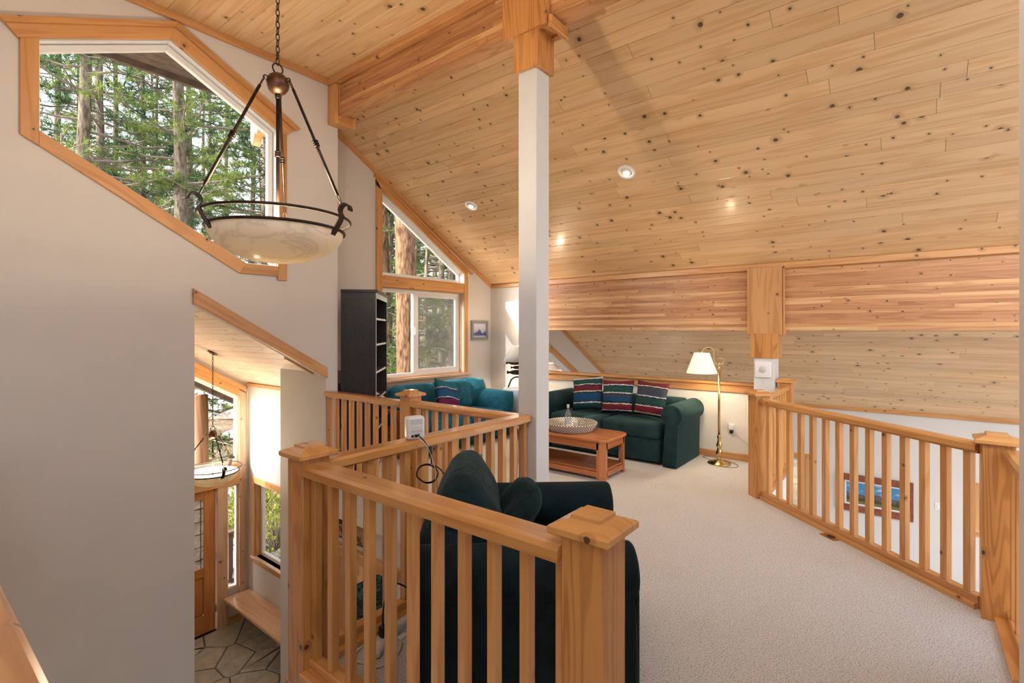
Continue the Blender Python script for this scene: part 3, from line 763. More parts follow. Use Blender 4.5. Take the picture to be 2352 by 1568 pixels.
def railing(label, p0, p1, nb, top=.955, wtop=.118, side_off=0., first=None, last=None, plank=(-.075, .075), end_baluster=True, bw=.040, fascia=0.):
    p0, p1 = Vector(p0), Vector(p1); Ln = (p1 - p0).length; a = math.atan2(p1.y - p0.y, p1.x - p0.x)
    t = thing('railing', label, 'railing', (p0.x, p0.y, 0), a)
    h = wtop / 2
    prism('top_rail', [(-h, top - .045), (h, top - .045), (h, top - .012), (h - .014, top), (-h + .014, top), (-h, top - .012)], 0, Ln, 'rail_x', t)
    prism('fillet', [(-.028, top - .060), (.028, top - .060), (.028, top - .045), (-.028, top - .045)], 0, Ln, 'rail_x', t)
    prism('base_plank', [(plank[0], -.04 if fascia else .0), (plank[1], 0.), (plank[1], .028), (plank[1] - .004, .032), (plank[0] + .004, .032), (plank[0], .028)], 0, Ln, 'rail_x', t)
    prism('bottom_rail', [(-.028, .032), (.028, .032), (.028, .068), (.024, .072), (-.024, .072), (-.028, .068)], 0, Ln, 'rail_x', t)
    b = None
    for i in range(nb):
        f = (i + .5) / nb if not end_baluster else i / (nb - 1)
        x = (bw / 2) + f * (Ln - bw) if end_baluster else f * Ln
        if b is None:
            b = box('baluster', x - bw / 2, x + bw / 2, -bw / 2, bw / 2, .072, top - .060, 'rail_z', t, .002)
        else:
            c = b.copy(); COL.objects.link(c); c.location = (x, 0, b.location.z)
    return t
railing('front stair railing between the two nearest newel posts', (1.255, 2.147), (1.255, .78), 11, .957, .125, plank=(-.075, .085), bw=.036)
railing('railing with the white router on it ending at the white column', (1.332, 2.215), (2.962, 2.215), 14, .955, .118)
railing('railing in front of the teal loveseat', (2.93, 2.276), (2.93, 3.402), 10, .952, .112)
railing('railing in front of the black bookcase meeting the gable wall', (2.93, 3.538), (2.93, 4.748), 10, .94, .112)
railing('diagonal railing along the carpet overlooking the room below', (5.13, 1.06), (3.872, -.318), 14, .935, .09, end_baluster=False, plank=(-.05, .075))
railing('short railing between the far newel post and the beam post', (5.28, 1.115), (6.432, 1.115), 8, .94, .09, end_baluster=False)
railing('railing running off behind the white wall end at right', (3.735, -.43), (3.11, -.43), 4, .935, .09, end_baluster=False, plank=(-.075, .05))
lr = railing('railing beside the camera with only its top edge in the lower left corner', (.133, .66), (.133, 4.74), 30, .945, .125, end_baluster=False)

# ------------------------------------------------------------------ windows
def window(n, label):
    return thing('window_%d' % n, label, 'window', kind='structure')
w1 = window(1, 'large many-sided window in the gable wall looking into pines')
matsk = 'trim_x'
edge_piece('casing', [(.707, 3.60), (.707, 2.845), (.612, 2.90), (.612, 3.57)], 4.725, 4.75, 'y', matsk, w1)
edge_piece('casing', [(.707, 2.955), (2.10, 2.177), (2.037, 2.083), (.707, 2.848)], 4.727, 4.75, 'y', matsk, w1)
edge_piece('casing', [(2.10, 2.177), (2.387, 2.177), (2.387, 2.083), (2.037, 2.083)], 4.727, 4.75, 'y', matsk, w1)
edge_piece('casing', [(2.387, 2.047), (2.387, 3.50), (2.475, 3.455), (2.475, 2.047)], 4.725, 4.75, 'y', matsk, w1)
edge_piece('casing', [(.60, 3.545), (1.50, 3.945), (1.525, 4.045), (.54, 3.615)], 4.715, 4.75, 'y', matsk, w1)
edge_piece('casing', [(1.50, 3.945), (2.46, 3.44), (2.54, 3.52), (1.525, 4.045)], 4.715, 4.75, 'y', matsk, w1)
edge_piece('crown_strip', [(.54, 3.612), (1.525, 4.042), (1.535, 4.092), (.50, 3.640)], 4.69, 4.75, 'y', matsk, w1)
edge_piece('crown_strip', [(1.525, 4.042), (2.54, 3.517), (2.60, 3.545), (1.535, 4.092)], 4.69, 4.75, 'y', matsk, w1)
ring_frame('jamb_liner', BIGWIN, .008, 4.75, 4.87, 'y', 'white_vinyl', w1)
fr1 = offset_poly(BIGWIN, .012)
ring_frame('window_frame', fr1, .045, 4.81, 4.86, 'y', 'white_vinyl', w1, skip=(0, 1, 4, 5))
fq = offset_poly(fr1, .045)
edge_piece('window_frame', [fr1[4], (.707, fr1[4][1] - .4477 * (fr1[4][0] - .707)), (.707, fq[4][1] - .4477 * (fq[4][0] - .707)), fq[4]], 4.81, 4.86, 'y', 'white_vinyl', w1)
gl1 = offset_poly(BIGWIN, .006)
slab_holes('pane', gl1, [], 4.838, 4.842, 'y', 'glass', w1)

w2 = window(2, 'upper sloped window above the sliding window')
cas2 = offset_poly(UPWIN, -.09)
cl = (4.128, .90); 
edge_piece('casing', [(4.222, 3.43), (4.222, .90), (4.128, .90), (4.128, 3.57)], 5.545, 5.57, 'y', 'trim_x', w2)
edge_piece('casing', [(5.80, .90), (5.80, 2.47), (5.89, 2.42), (5.89, .90)], 5.545, 5.57, 'y', 'trim_x', w2)
edge_piece('casing', [(5.88, 2.425), (4.128, 3.49), (4.128, 3.60), (5.88, 2.54)], 5.545, 5.57, 'y', 'trim_x', w2)
edge_piece('crown_strip', [(5.98, 2.465), (4.10, 3.60), (4.10, 3.635), (6.0, 2.49)], 5.52, 5.57, 'y', 'trim_x', w2)
edge_piece('mullion_board', [(4.222, 2.155), (5.80, 2.155), (5.80, 2.31), (4.222, 2.31)], 5.55, 5.60, 'y', 'trim_x', w2)
ring_frame('jamb_liner', UPWIN, .01, 5.601, 5.69, 'y', 'white_vinyl', w2)
ring_frame('window_frame', offset_poly(UPWIN, .01), .04, 5.64, 5.685, 'y', 'white_vinyl', w2)
slab_holes('pane', offset_poly(UPWIN, .045), [], 5.66, 5.664, 'y', 'glass', w2)
w3 = window(3, 'white sliding window above the teal loveseat')
ring_frame('jamb_liner', LOWIN, .012, 5.60, 5.70, 'y', 'palewood_x', w3)
inn = offset_poly(LOWIN, .012)
ring_frame('window_frame', inn, .045, 5.645, 5.695, 'y', 'white_vinyl', w3)
x0, x1, z0, z1 = 4.28, 5.742, .958, 2.097
box('center_stile', 4.83, 4.90, 5.635, 5.69, z0, z1, 'white_vinyl', w3, .004)
box('latch', 4.85, 4.875, 5.615, 5.635, 1.50, 1.60, 'white_vinyl', w3, .004)
sash = [(4.90, z0), (x1, z0), (x1, z1), (4.90, z1)]
ring_frame('sash', sash, .04, 5.65, 5.68, 'y', 'white_vinyl', w3)
box('pane', x0, 4.83, 5.670, 5.674, z0, z1, 'glass', w3); box('pane', 4.93, x1 - .03, 5.662, 5.666, z0 + .03, z1 - .03, 'glass', w3)
box('insect_screen', 4.92, x1 - .02, 5.684, 5.686, z0 + .02, z1 - .02, 'insect_screen', w3)
box('window_sill', 4.08, 5.95, 5.50, 5.60, .862, .90, 'palewood_x', w3, .006)
box('apron', 4.15, 5.90, 5.553, 5.57, .775, .862, 'palewood_x', w3, .004)

w4 = window(4, 'sloped window in the end wall under the low roof')
ca4 = offset_poly(ALWIN, -.10)
for i in (1, 2):
    j = i + 1
    edge_piece('casing', [ALWIN[i], ALWIN[j], ca4[j], ca4[i]], 4.925, 4.95, 'y', 'trim_x', w4)
ring_frame('window_frame', ALWIN, .06, 4.97, 5.05, 'y', 'white_vinyl', w4)
slab_holes('pane', offset_poly(ALWIN, .05), [], 5.0, 5.004, 'y', 'glass', w4)

def xwin(n, label, rect, depth0, depth1, inside, wood_j='trim_x', cw=.09, sill=True, frame=.05):
    """window in a wall of constant x; inside = x of the room face"""
    t = window(n, label)
    outr = offset_poly(rect, -cw)
    for i in range(4):
        j = (i + 1) % 4
        edge_piece('casing', [rect[i], rect[j], outr[j], outr[i]], inside - .022, inside, 'x', wood_j, t)
    ring_frame('jamb_liner', rect, .012, depth0, depth1, 'x', wood_j, t)
    ring_frame('window_frame', offset_poly(rect, .012), frame, depth1 - .05, depth1, 'x', 'white_vinyl', t)
    q = offset_poly(rect, .05)
    slab_holes('pane', q, [], depth1 - .03, depth1 - .026, 'x', 'glass', t)
    if sill:
        ys = [p[0] for p in rect]; zb = min(p[1] for p in rect)
        box('window_sill', inside - .05, depth1 - .05, min(ys) - .08, max(ys) + .08, zb - .02, zb + .012, 'palewood_y', t, .004)
    return t
xwin(5, 'narrow bright window low on the far wall beyond the railing', XW1, 10.0, 10.12, 10.0)
xwin(6, 'small window on the far wall beside the right newel post', XW2, 10.0, 10.12, 10.0)
xwin(7, 'entry side window above the bench', ERW, 3.50, 3.62, 3.50)
w8 = window(8, 'sloped transom window over the front door')
edge_piece('casing', [TRANS[3], TRANS[2], (3.366, .70), (1.9, 1.56)], 7.815, 7.85, 'y', 'trim_x', w8)
edge_piece('crown_strip', [(1.8, 1.615), (3.46, .645), (3.46, .72), (1.8, 1.69)], 7.80, 7.85, 'y', 'trim_x', w8)
edge_piece('casing', [(3.366, -2.75), (3.366, .68), (3.46, .62), (3.46, -2.75)], 7.82, 7.85, 'y', 'palewood_x', w8)
edge_piece('mullion_board', [(1.9, -.70), (3.366, -.70), (3.366, -.40), (1.9, -.40)], 7.80, 7.85, 'y', 'trim_x', w8)
ring_frame('jamb_liner', TRANS, .012, 7.85, 7.97, 'y', 'white_vinyl', w8)
ring_frame('window_frame', offset_poly(TRANS, .012), .04, 7.865, 7.905, 'y', 'white_vinyl', w8)
slab_holes('pane', offset_poly(TRANS, .05), [], 7.885, 7.889, 'y', 'glass', w8)
w9 = window(9, 'tall sidelight window between the front door and the corner')
ring_frame('jamb_liner', SIDEL, .010, 7.85, 7.97, 'y', 'palewood_x', w9)
ring_frame('window_frame', offset_poly(SIDEL, .010), .018, 7.865, 7.905, 'y', 'white_vinyl', w9)
slab_holes('pane', offset_poly(SIDEL, .02), [], 7.885, 7.889, 'y', 'glass', w9)

# front door
dr = thing('door_1', 'honey wood front door with leaded glass, partly hidden by the wall', 'door', (2.595, 7.85, LOW + .02), kind='structure')
h = .455
box('stile', -h, -h + .13, .0, .045, 0, 2.03, 'door_z', dr, .004); box('stile', h - .155, h, .0, .045, 0, 2.03, 'door_z', dr, .004)
for a, b in ((0, .26), (.80, .93), (1.90, 2.03)): box('rail', -h + .13, h - .155, 0.002, .043, a, b, 'door_x', dr, .003)
box('mid_stile', -.06, .05, .003, .042, .26, .80, 'door_z', dr, .003)
box('panel', -h + .13, -.06, .014, .032, .26, .80, 'door_z', dr, .012); box('panel', .05, h - .155, .014, .032, .26, .80, 'door_z', dr, .012)
lg = box('leaded_glass', -h + .13, h - .155, .018, .026, .93, 1.90, 'leaded_glass', dr)
for i in range(5): box('lead_came', -h + .15 + i * .142, -h + .156 + i * .142, .012, .018, .93, 1.90, 'iron', dr)
for i in range(5): box('lead_came', -h + .13, h - .155, .012, .018, 1.05 + i * .18, 1.056 + i * .18, 'iron', dr)
for z in (.25, 1.0, 1.8): box('hinge', h - .012, h + .008, -.012, .0, z, z + .10, 'chrome', dr, .003)
box('door_frame', h + .012, h + .15, -.035, .12, -.02, 2.05, 'palewood_z', dr, .004)
box('threshold', -h, h, -.01, .10, -.02, 0, 'iron', dr)

# ------------------------------------------------------------------ furniture in the loft
def rot_e(rx=0, ry=0, rz=0):
    from mathutils import Euler
    return Euler((rx, ry, rz))
def roll_arm(name, ln, hgt, roll, panel, mat, parent, loc, rz=0., sgn=1):
    """rolled sofa arm: straight panel with a round roll on top that leans out (sgn side), extruded along local x"""
    pr = []
    n = 16
    cz = hgt - roll; cy = sgn * (roll - panel / 2) * .55
    pr.append((-panel / 2, 0)); pr.append((panel / 2, 0))
    pts = []
    for i in range(n + 1):
        a = -math.pi * .30 + (math.pi * 1.60) * i / n
        pts.append((cy + roll * math.cos(a), cz + roll * math.sin(a)))
    if sgn < 0: pass
    pr = [(-panel / 2, 0), (panel / 2, 0)] + pts
    return prism(name, pr, 0, ln, mat, parent, loc, rot_e(0, 0, rz), True, bev=.018, seg=3)

# --- green two-seat sofa against the half wall (local x = depth towards the wall, y = length)
so = thing('sofa', 'dark green velvet sofa with rolled arms against the half wall', 'sofa', (5.60, 2.05, 0))
SL = 1.95
box('base', .03, .80, .22, SL - .22, .03, .30, 'sofa_green', so, .02, 3)
box('seat_cushion', .0, .62, .215, SL / 2 - .003, .295, .475, 'sofa_green', so, .05, 4); box('seat_cushion', .0, .62, SL / 2 + .003, SL - .215, .295, .475, 'sofa_green', so, .05, 4)
box('backrest', .58, .83, .16, SL - .16, .03, .715, 'sofa_green', so, .05, 4)
for yy, sg in ((.10, -1), (SL - .10, 1)):
    a = roll_arm('arm', .80, .72, .125, .17, 'sofa_green', so, (.0, yy, .03 - .03), 0, sg)
    lathe_p = [(0, -.012), (.075, -.012), (.088, -.004), (.09, .01)]
    # front panel of the arm, set slightly proud
    pr = [(-.055, .04), (.055, .04)] + [(.0 + sg * .03 + .082 * math.cos(t), .585 + .082 * math.sin(t)) for t in [(-.25 + 1.5 * i / 12) * math.pi for i in range(13)]]
    prism('arm_panel', pr, -.022, .02, 'sofa_green', so, (0, yy, 0), None, True, bev=.008, seg=2)
for fx, fy in ((.08, .08), (.08, SL - .08), (.76, .08), (.76, SL - .08)): box('foot', fx - .03, fx + .03, fy - .03, fy + .03, 0, .035, 'black_plastic', so)
# striped cushions leaning on the back
def cushion(label, x, y, z, s, mat, lean, twist, roll_=0., grp=None, t=.15):
    o = pillow('throw_pillow', s, s, t, mat, None, (x, y, z), None)
    e = Matrix.Rotation(twist, 3, 'Z') @ Matrix.Rotation(R(90), 3, 'Z') @ Matrix.Rotation(lean, 3, 'X') @ Matrix.Rotation(roll_, 3, 'Y')
    o.rotation_euler = e.to_euler()
    return tag(o, label, 'cushion', grp)
cushion('striped cushion with blue lower band, leftmost on the green sofa', 5.965, 3.41, .715, .47, 'stripe_a', R(16), R(4), R(7), 'striped cushions on the green sofa')
cushion('striped cushion in the middle of the three on the green sofa', 5.955, 2.965, .71, .46, 'stripe_b', R(15), R(2), R(3), 'striped cushions on the green sofa')
cushion('striped cushion with red top edge, nearest the floor lamp on the green sofa', 5.97, 2.52, .715, .46, 'stripe_c', R(14), R(-6), R(-2), 'striped cushions on the green sofa')

# --- dark armchair turned away from the railing (local +x = front)
CX, CY = 1.975, 1.555
ch = thing('armchair', 'dark green corduroy armchair behind the front railing', 'armchair', (CX, CY, 0), R(-49))
roll_arm('arm', .93, .59, .115, .20, 'chair_green', ch, (-.44, -.40, .085), 0, -1)
roll_arm('arm', .80, .605, .115, .20, 'chair_green', ch, (-.22, .375, .085), 0, 1)
for yy in (-.40, .375): box('arm_panel', .47 if yy < 0 else .52, .50 if yy < 0 else .55, yy - .075, yy + .075, .09, .50, 'chair_green', ch, .012, 3)
box('base', -.40, .48, -.31, .29, .05, .32, 'chair_green', ch, .03, 3)
box('seat_cushion', -.20, .52, -.285, .27, .31, .49, 'chair_cushion', ch, .07, 4)
box('backrest', -.44, -.24, -.33, .31, .05, .68, 'chair_green', ch, .06, 4)
def side_prism(name, prof, y0, y1, mat, parent, bev):
    """profile of (x, z) points extruded along local y, edges rounded"""
    n = len(prof); bm = bmesh.new()
    a_ = [bm.verts.new((x, y0, z)) for x, z in prof]; b_ = [bm.verts.new((x, y1, z)) for x, z in prof]
    bm.faces.new(a_); bm.faces.new(b_[::-1])
    for i in range(n): bm.faces.new((a_[i], a_[(i + 1) % n], b_[(i + 1) % n], b_[i]))
    bmesh.ops.recalc_face_normals(bm, faces=bm.faces)
    bmesh.ops.bevel(bm, geom=list(bm.edges), offset=bev, segments=4, profile=.5, affect='EDGES', clamp_overlap=True)
    me = bpy.data.meshes.new(name); bm.to_mesh(me); bm.free()
    return link(name, me, mat, parent, (0, 0, 0), None, True)
side_prism('back_cushion', [(-.44, .50), (-.39, .74), (-.30, .90), (-.19, .93), (-.07, .74), (-.03, .49), (-.20, .47)], -.26, .30, 'chair_cushion', ch, .075)
for fx in (-.36, .42):
    for fy in (-.34, .31): box('foot', fx - .03, fx + .03, fy - .03, fy + .03, 0, .10, 'black_plastic', ch)
pl = pillow('throw_pillow', .40, .33, .16, 'chair_cushion', None, (0, 0, 0), None, 14, .05, rnd_=.34)
f = Vector((math.cos(R(-49)), math.sin(R(-49)), 0)); l = Vector((-f.y, f.x, 0))
pl.location = Vector((CX, CY, .655)) + f * .03 + l * .10
pl.rotation_euler = (Matrix.Rotation(R(-49 + 90 + 6), 3, 'Z') @ Matrix.Rotation(R(30), 3, 'X') @ Matrix.Rotation(R(8), 3, 'Y')).to_euler()
tag(pl, 'plain dark green pillow propped inside the corduroy armchair', 'cushion')

# --- coffee table
ct = thing('coffee_table', 'cherry-toned wooden coffee table with lower shelf', 'table', (4.955, 3.07, 0))
hx, hy = .27, .58
def rrect(hx, hy, r, n=5):
    out = []
    for cx, cy, a0 in ((hx - r, hy - r, 0), (-hx + r, hy - r, 90), (-hx + r, -hy + r, 180), (hx - r, -hy + r, 270)):
        for i in range(n + 1): a = R(a0 + 90 * i / n); out.append((cx + r * math.cos(a), cy + r * math.sin(a)))
    return out
def plate(name, pts, z0, z1, mat, parent, ch_=.006):
    k = len(pts); inn = offset_poly(pts, ch_)
    vs_ = [(*p, z0) for p in inn] + [(*p, z0 + ch_) for p in pts] + [(*p, z1 - ch_) for p in pts] + [(*p, z1) for p in inn]
    fs = [tuple(range(k))[::-1], tuple(range(3 * k, 4 * k))] + [(r * k + i, r * k + (i + 1) % k, (r + 1) * k + (i + 1) % k, (r + 1) * k + i) for r in range(3) for i in range(k)]
    return mesh(name, vs_, fs, mat, parent)
plate('tabletop', rrect(hx + .03, hy + .03, .12), .395, .425, 'cherry_y', ct)
box('apron', -hx, -hx + .022, -hy + .06, hy - .06, .315, .395, 'cherry_y', ct, .003); box('apron', hx - .022, hx, -hy + .06, hy - .06, .315, .395, 'cherry_y', ct, .003)
box('apron', -hx + .06, hx - .06, -hy, -hy + .022, .315, .395, 'cherry_x', ct, .003); box('apron', -hx + .06, hx - .06, hy - .022, hy, .315, .395, 'cherry_x', ct, .003)
for sx in (-1, 1):
    for sy in (-1, 1):
        pts = [(sx * (hx - .0), sy * (hy - .085)), (sx * (hx - .0), sy * (hy - .05)), (sx * (hx - .05), sy * hy), (sx * (hx - .085), sy * hy), (sx * (hx - .085), sy * (hy - .028)), (sx * (hx - .028), sy * (hy - .085))]
        if sx * sy < 0: pts = pts[::-1]
        k = 6; vs_ = [(*p, 0) for p in pts] + [(*p, .395) for p in pts]
        mesh('leg', vs_, [tuple(range(6))[::-1], tuple(range(6, 12))] + [(i, (i + 1) % 6, 6 + (i + 1) % 6, 6 + i) for i in range(6)], 'cherry_z', ct)
plate('lower_shelf', rrect(hx - .02, hy - .02, .06), .085, .105, 'cherry_y', ct, .003)
box('shelf_rail', -hx, -hx + .02, -hy + .07, hy - .07, .03, .085, 'cherry_y', ct, .003); box('shelf_rail', hx - .02, hx, -hy + .07, hy - .07, .03, .085, 'cherry_y', ct, .003)
box('shelf_rail', -hx + .07, hx - .07, -hy, -hy + .02, .03, .085, 'cherry_x', ct, .003); box('shelf_rail', -hx + .07, hx - .07, hy - .02, hy, .03, .085, 'cherry_x', ct, .003)
# woven tray with bottle and tumblers
tb = thing('basket_tray', 'round woven basket tray on the coffee table', 'basket', (4.97, 3.06, .425))
lathe('bottom', [(0, 0), (.24, 0), (.245, .006), (.24, .012), (0, .012)], 'wicker', tb, n=40)
for i in range(7):
    r = .243 + .052 * (i / 6) ** .8; z = .010 + i * .0128
    tube('coil', [(r * math.cos(2 * math.pi * j / 48), r * math.sin(2 * math.pi * j / 48), z) for j in range(48)], .0072, 'wicker' if i % 2 else 'wicker_b', tb, 6, True)
bo = thing('bottle', 'clear glass bottle with pale cap standing in the basket tray', 'bottle', (5.02, 3.13, .4375))
lathe('body', [(0, .002), (.036, .002), (.040, .01), (.040, .13), (.032, .165), (.016, .20), (.0135, .225), (.0135, .262), (.0, .262)], 'clear_glass', bo, n=24)
lathe('cap', [(0, .265), (.0165, .265), (.0165, .225), (.0145, .225), (.0145, .2625), (0, .2625)], 'shelf_edge', bo, n=20)
lathe('label', [(.0406, .045), (.0406, .105)], 'grey_plastic', bo, n=24)
for q, (gx, gy, lab) in enumerate(((4.96, 2.985, 'short clear tumbler on the camera side of the bottle'), (5.06, 2.98, 'short clear tumbler near the sofa side of the tray'), (4.90, 3.12, 'short clear tumbler left of the bottle'))):
    g = lathe('tumbler', [(0, .004), (.030, .004), (.034, .085), (.036, .085), (.0325, 0), (0, 0)], 'clear_glass', None, (gx, gy, .4375), 24)
    tag(g, lab, 'glass', 'tumblers in the basket tray')

# --- brass floor lamp
fl_ = thing('floor_lamp', 'brass bridge floor lamp with cream shade beside the green sofa', 'lamp', (6.16, 1.76, 0))
lathe('base', [(0, 0), (.125, 0), (.13, .006), (.127, .014), (.10, .02), (.095, .028), (.06, .034), (.052, .045), (.03, .05), (0, .05)], 'brass', fl_, n=40)
lathe('turned_stem', [(.018, .05), (.026, .06), (.018, .075), (.028, .095), (.034, .125), (.026, .16), (.018, .185), (.03, .205), (.033, .22), (.022, .25), (.016, .29), (.024, .31), (.02, .325), (.024, .335), (.0, .34)], 'brass', fl_, n=24)
tube('pole', [(0, 0, .33), (0, 0, 1.12)], .0135, 'brass', fl_, 14)
lathe('joint', [(.0, 1.10), (.018, 1.11), (.012, 1.13), (.012, 1.16), (.018, 1.17), (.01, 1.19), (0, 1.20)], 'brass', fl_, n=16)
lx, ly = -.62 * .205, .785 * .205        # the arm reaches to the left of the pole
sd = Vector((lx, ly, 0)); su = sd.normalized()
arm = []
for t in np.linspace(0, 1, 14):
    arm.append(su * (.03 + .05 * math.sin(t * math.pi)) * 0)
pts = [(0, 0, 1.18)] + [tuple(su * (.055 * (1 - math.cos(a)) / 2 + .0) + Vector((0, 0, 1.18 + .05 * math.sin(a) * 0))) for a in ()]
path = [Vector((0, 0, 1.165)), su * .03 + Vector((0, 0, 1.17)), su * .055 + Vector((0, 0, 1.20)), su * .06 + Vector((0, 0, 1.25)), su * .06 + Vector((0, 0, 1.31)),
        su * .075 + Vector((0, 0, 1.345)), su * .11 + Vector((0, 0, 1.368)), su * .15 + Vector((0, 0, 1.368)), su * .185 + Vector((0, 0, 1.345)), su * .205 + Vector((0, 0, 1.305))]
def smooth_path(p, n=5):
    p = [Vector(q) for q in p]; out = []
    for i in range(len(p) - 1):
        a, b, c, d = p[max(i - 1, 0)], p[i], p[i + 1], p[min(i + 2, len(p) - 1)]
        for j in range(n):
            t = j / n
            out.append(.5 * ((2 * b) + (c - a) * t + (2 * a - 5 * b + 4 * c - d) * t * t + (3 * b - a - 3 * c + d) * t ** 3))
    out.append(p[-1]); return out
tube('arm', smooth_path(path), .0055, 'brass', fl_, 8)
cur = [su * (-.0) + Vector((0, 0, 1.165)), su * -.03 + Vector((0, 0, 1.17)), su * -.052 + Vector((0, 0, 1.195)), su * -.05 + Vector((0, 0, 1.225)), su * -.025 + Vector((0, 0, 1.243)), su * .005 + Vector((0, 0, 1.238))]
tube('curl', smooth_path(cur), .004, 'brass', fl_, 8)
sh = lathe('lamp_shade', [(.085, .235), (.088, .232), (.172, .005), (.172, 0), (.169, 0), (.169, .005), (.085, .23)], 'shade_cream', fl_, (lx, ly, 1.065), 36)
tube('pull_chain', [(lx * .75, ly * .75, 1.10), (lx * .75, ly * .75, .98)], .0022, 'brass', fl_, 6)
lathe('bulb', [(0, 0), (.02, .01), (.03, .035), (.02, .06), (.012, .09), (0, .09)], 'bulb', fl_, (lx, ly, 1.13), 12)
pd = bpy.data.lights.new('floor_lamp_light', 'POINT'); pd.energy = 14; pd.color = (1, .78, .5); pd.shadow_soft_size = .04
po = bpy.data.objects.new('floor_lamp_light', pd); COL.objects.link(po); po.parent = fl_; po.location = (lx, ly, 1.16)
tag(tube('lamp_cord', smooth_path([(6.22, 1.85, .012), (6.34, 2.0, .008), (6.40, 1.98, .008), (6.33, 1.72, .008), (6.22, 1.58, .008), (6.10, 1.55, .008), (6.02, 1.66, .008), (6.08, 1.80, .012)]), .003, 'frame_brown', None, 6),
    'thin brown cord looping on the carpet around the brass lamp', 'cord')

# --- outlet and plug on the half wall
ou = thing('wall_outlet', 'white wall outlet with adapters behind the brass lamp', 'outlet', (6.47, 1.70, .31))
box('plate', -.008, -.0005, -.04, .04, 0, .125, 'white_plastic', ou, .003)
box('adapter', -.045, -.008, -.028, .028, .055, .115, 'white_plastic', ou, .006); box('plug', -.035, -.008, -.02, .02, .008, .045, 'black_plastic', ou, .006)
tube('cable', smooth_path([(-.03, -.02, .06), (-.03, -.07, .0), (-.012, -.16, -.08), (-.02, -.22, -.10), (-.01, -.30, -.05), (-.008, -.42, -.11)]), .0022, 'grey_plastic', ou, 6)

# --- teal loveseat with wooden arms below the slider window
lv = thing('loveseat', 'teal cushioned loveseat with wooden arm ends below the window', 'loveseat', (4.0, 4.55, 0))
LW = 1.90
box('frame', .08, LW - .08, .05, .80, .06, .24, 'teal_dark', lv, .02, 2)
for a, b in ((.22, LW / 2 - .005), (LW / 2 + .005, LW - .22)):
    box('seat_cushion', a, b, .0, .66, .24, .43, 'teal', lv, .085, 4)
    c = pillow('back_cushion', b - a + .08, .50, .36, 'teal', lv, ((a + b) / 2, .74, .60), None, 16, .02, rnd_=.2)
    c.rotation_euler = (R(-16), 0, 0)
for xx, sg in ((.13, -1), (LW - .15, 1)):
    o = pillow('arm_cushion', .86, .44, .32, 'teal', lv, (xx, .40, .47), None, 14, .0, rnd_=.12); o.rotation_euler = (R(10), 0, R(90))
    box('arm_board', xx + sg * .125, xx + sg * .155, .10, .78, .0, .58, 'cherry_y', lv, .012, 2)
    o = pillow('corner_cushion', .52, .46, .34, 'teal', lv, (xx - sg * .12, .72, .62), None, 14, .0, rnd_=.3); o.rotation_euler = (R(-8), 0, R(-38 * sg))
pp = pillow('throw_pillow', .49, .47, .16, 'stripe_d', None, (4.70, 4.80, .70), None)
pp.rotation_euler = (Matrix.Rotation(R(14), 3, 'Z') @ Matrix.Rotation(R(-22), 3, 'X') @ Matrix.Rotation(R(14), 3, 'Y')).to_euler()
tag(pp, 'striped blue and magenta cushion tilted on the teal loveseat', 'cushion')

# --- side table with cloth and fish lamp behind the column
stb = thing('side_table', 'small round side table under a grey-blue cloth', 'side table', (6.17, 4.72, 0))
lathe('tabletop', [(0, .66), (.235, .66), (.24, .67), (.235, .68), (0, .68)], 'cherry_x', stb, n=36)
lathe('pedestal', [(.16, 0), (.16, .03), (.03, .06), (.03, .66), (0, .66)], 'cherry_z', stb, n=20)
vs_, fs = [], []
n = 72
for i in range(n):
    a = 2 * math.pi * i / n
    for q, (r, z) in enumerate(((.001, .6835), (.15, .684), (.242, .683), (.256, .66), (.262, .5), (.272, .3), (.285, .12))):
        rr_ = r + (0 if q < 3 else .022 * math.sin(a * 9) * (q - 2) / 4)
        vs_.append((rr_ * math.cos(a), rr_ * math.sin(a), z))
for i in range(n):
    j = (i + 1) % n
    for q in range(6): fs.append((i * 7 + q, j * 7 + q, j * 7 + q + 1, i * 7 + q + 1))
tag(mesh('tablecloth', vs_, fs, 'cloth_grey', None, (6.17, 4.72, 0), None, True), 'grey-blue cloth draped over the side table', 'tablecloth')
tl = thing('table_lamp', 'iron table lamp with stacked fish and a grey shade', 'lamp', (6.17, 4.72, .685))
tube('stem', [(0, 0, .0), (0, 0, .50)], .016, 'iron', tl, 8)
tube('foot', smooth_path([(0, 0, .16), (-.05, .04, .165), (-.10, .08, .13), (-.13, .10, .06), (-.145, .115, .006)]), .012, 'iron', tl, 8)
tube('foot', smooth_path([(0, 0, .16), (.05, -.04, .165), (.10, -.08, .13), (.13, -.10, .06), (.145, -.115, .006)]), .012, 'iron', tl, 8)
for z, s, dx in ((.385, 1.1, -.09), (.31, .8, -.05), (.235, 1.15, -.07)):
    v = []; n = 12
    out = [(-.13, 0), (-.09, .022), (-.03, .034), (.03, .030), (.08, .012), (.11, .026), (.115, 0), (.11, -.026), (.08, -.012), (.03, -.030), (-.03, -.034), (-.09, -.022)]
    o = prism('fish', [(y * s, zz * s) for y, zz in out], -.005, .005, 'iron', tl, (0, 0, 0), None)
    o.matrix_local = Matrix.Translation((dx * .62, -dx * .785, z)) @ Matrix.Rotation(R(38), 4, 'Z')
lathe('lamp_shade', [(.125, .235), (.128, .232), (.262, 0), (.259, 0), (.125, .228)], 'shade_grey', tl, (0, 0, .405), 40)
tube('finial', [(0, 0, .50), (0, 0, .66)], .006, 'iron', tl, 6)
lathe('bulb', [(0, 0), (.02, .01), (.03, .035), (.02, .06), (.012, .09), (0, .09)], 'bulb', tl, (.03, -.03, .50), 12)
pd = bpy.data.lights.new('table_lamp_light', 'POINT'); pd.energy = 22; pd.color = (1, .76, .5); pd.shadow_soft_size = .04
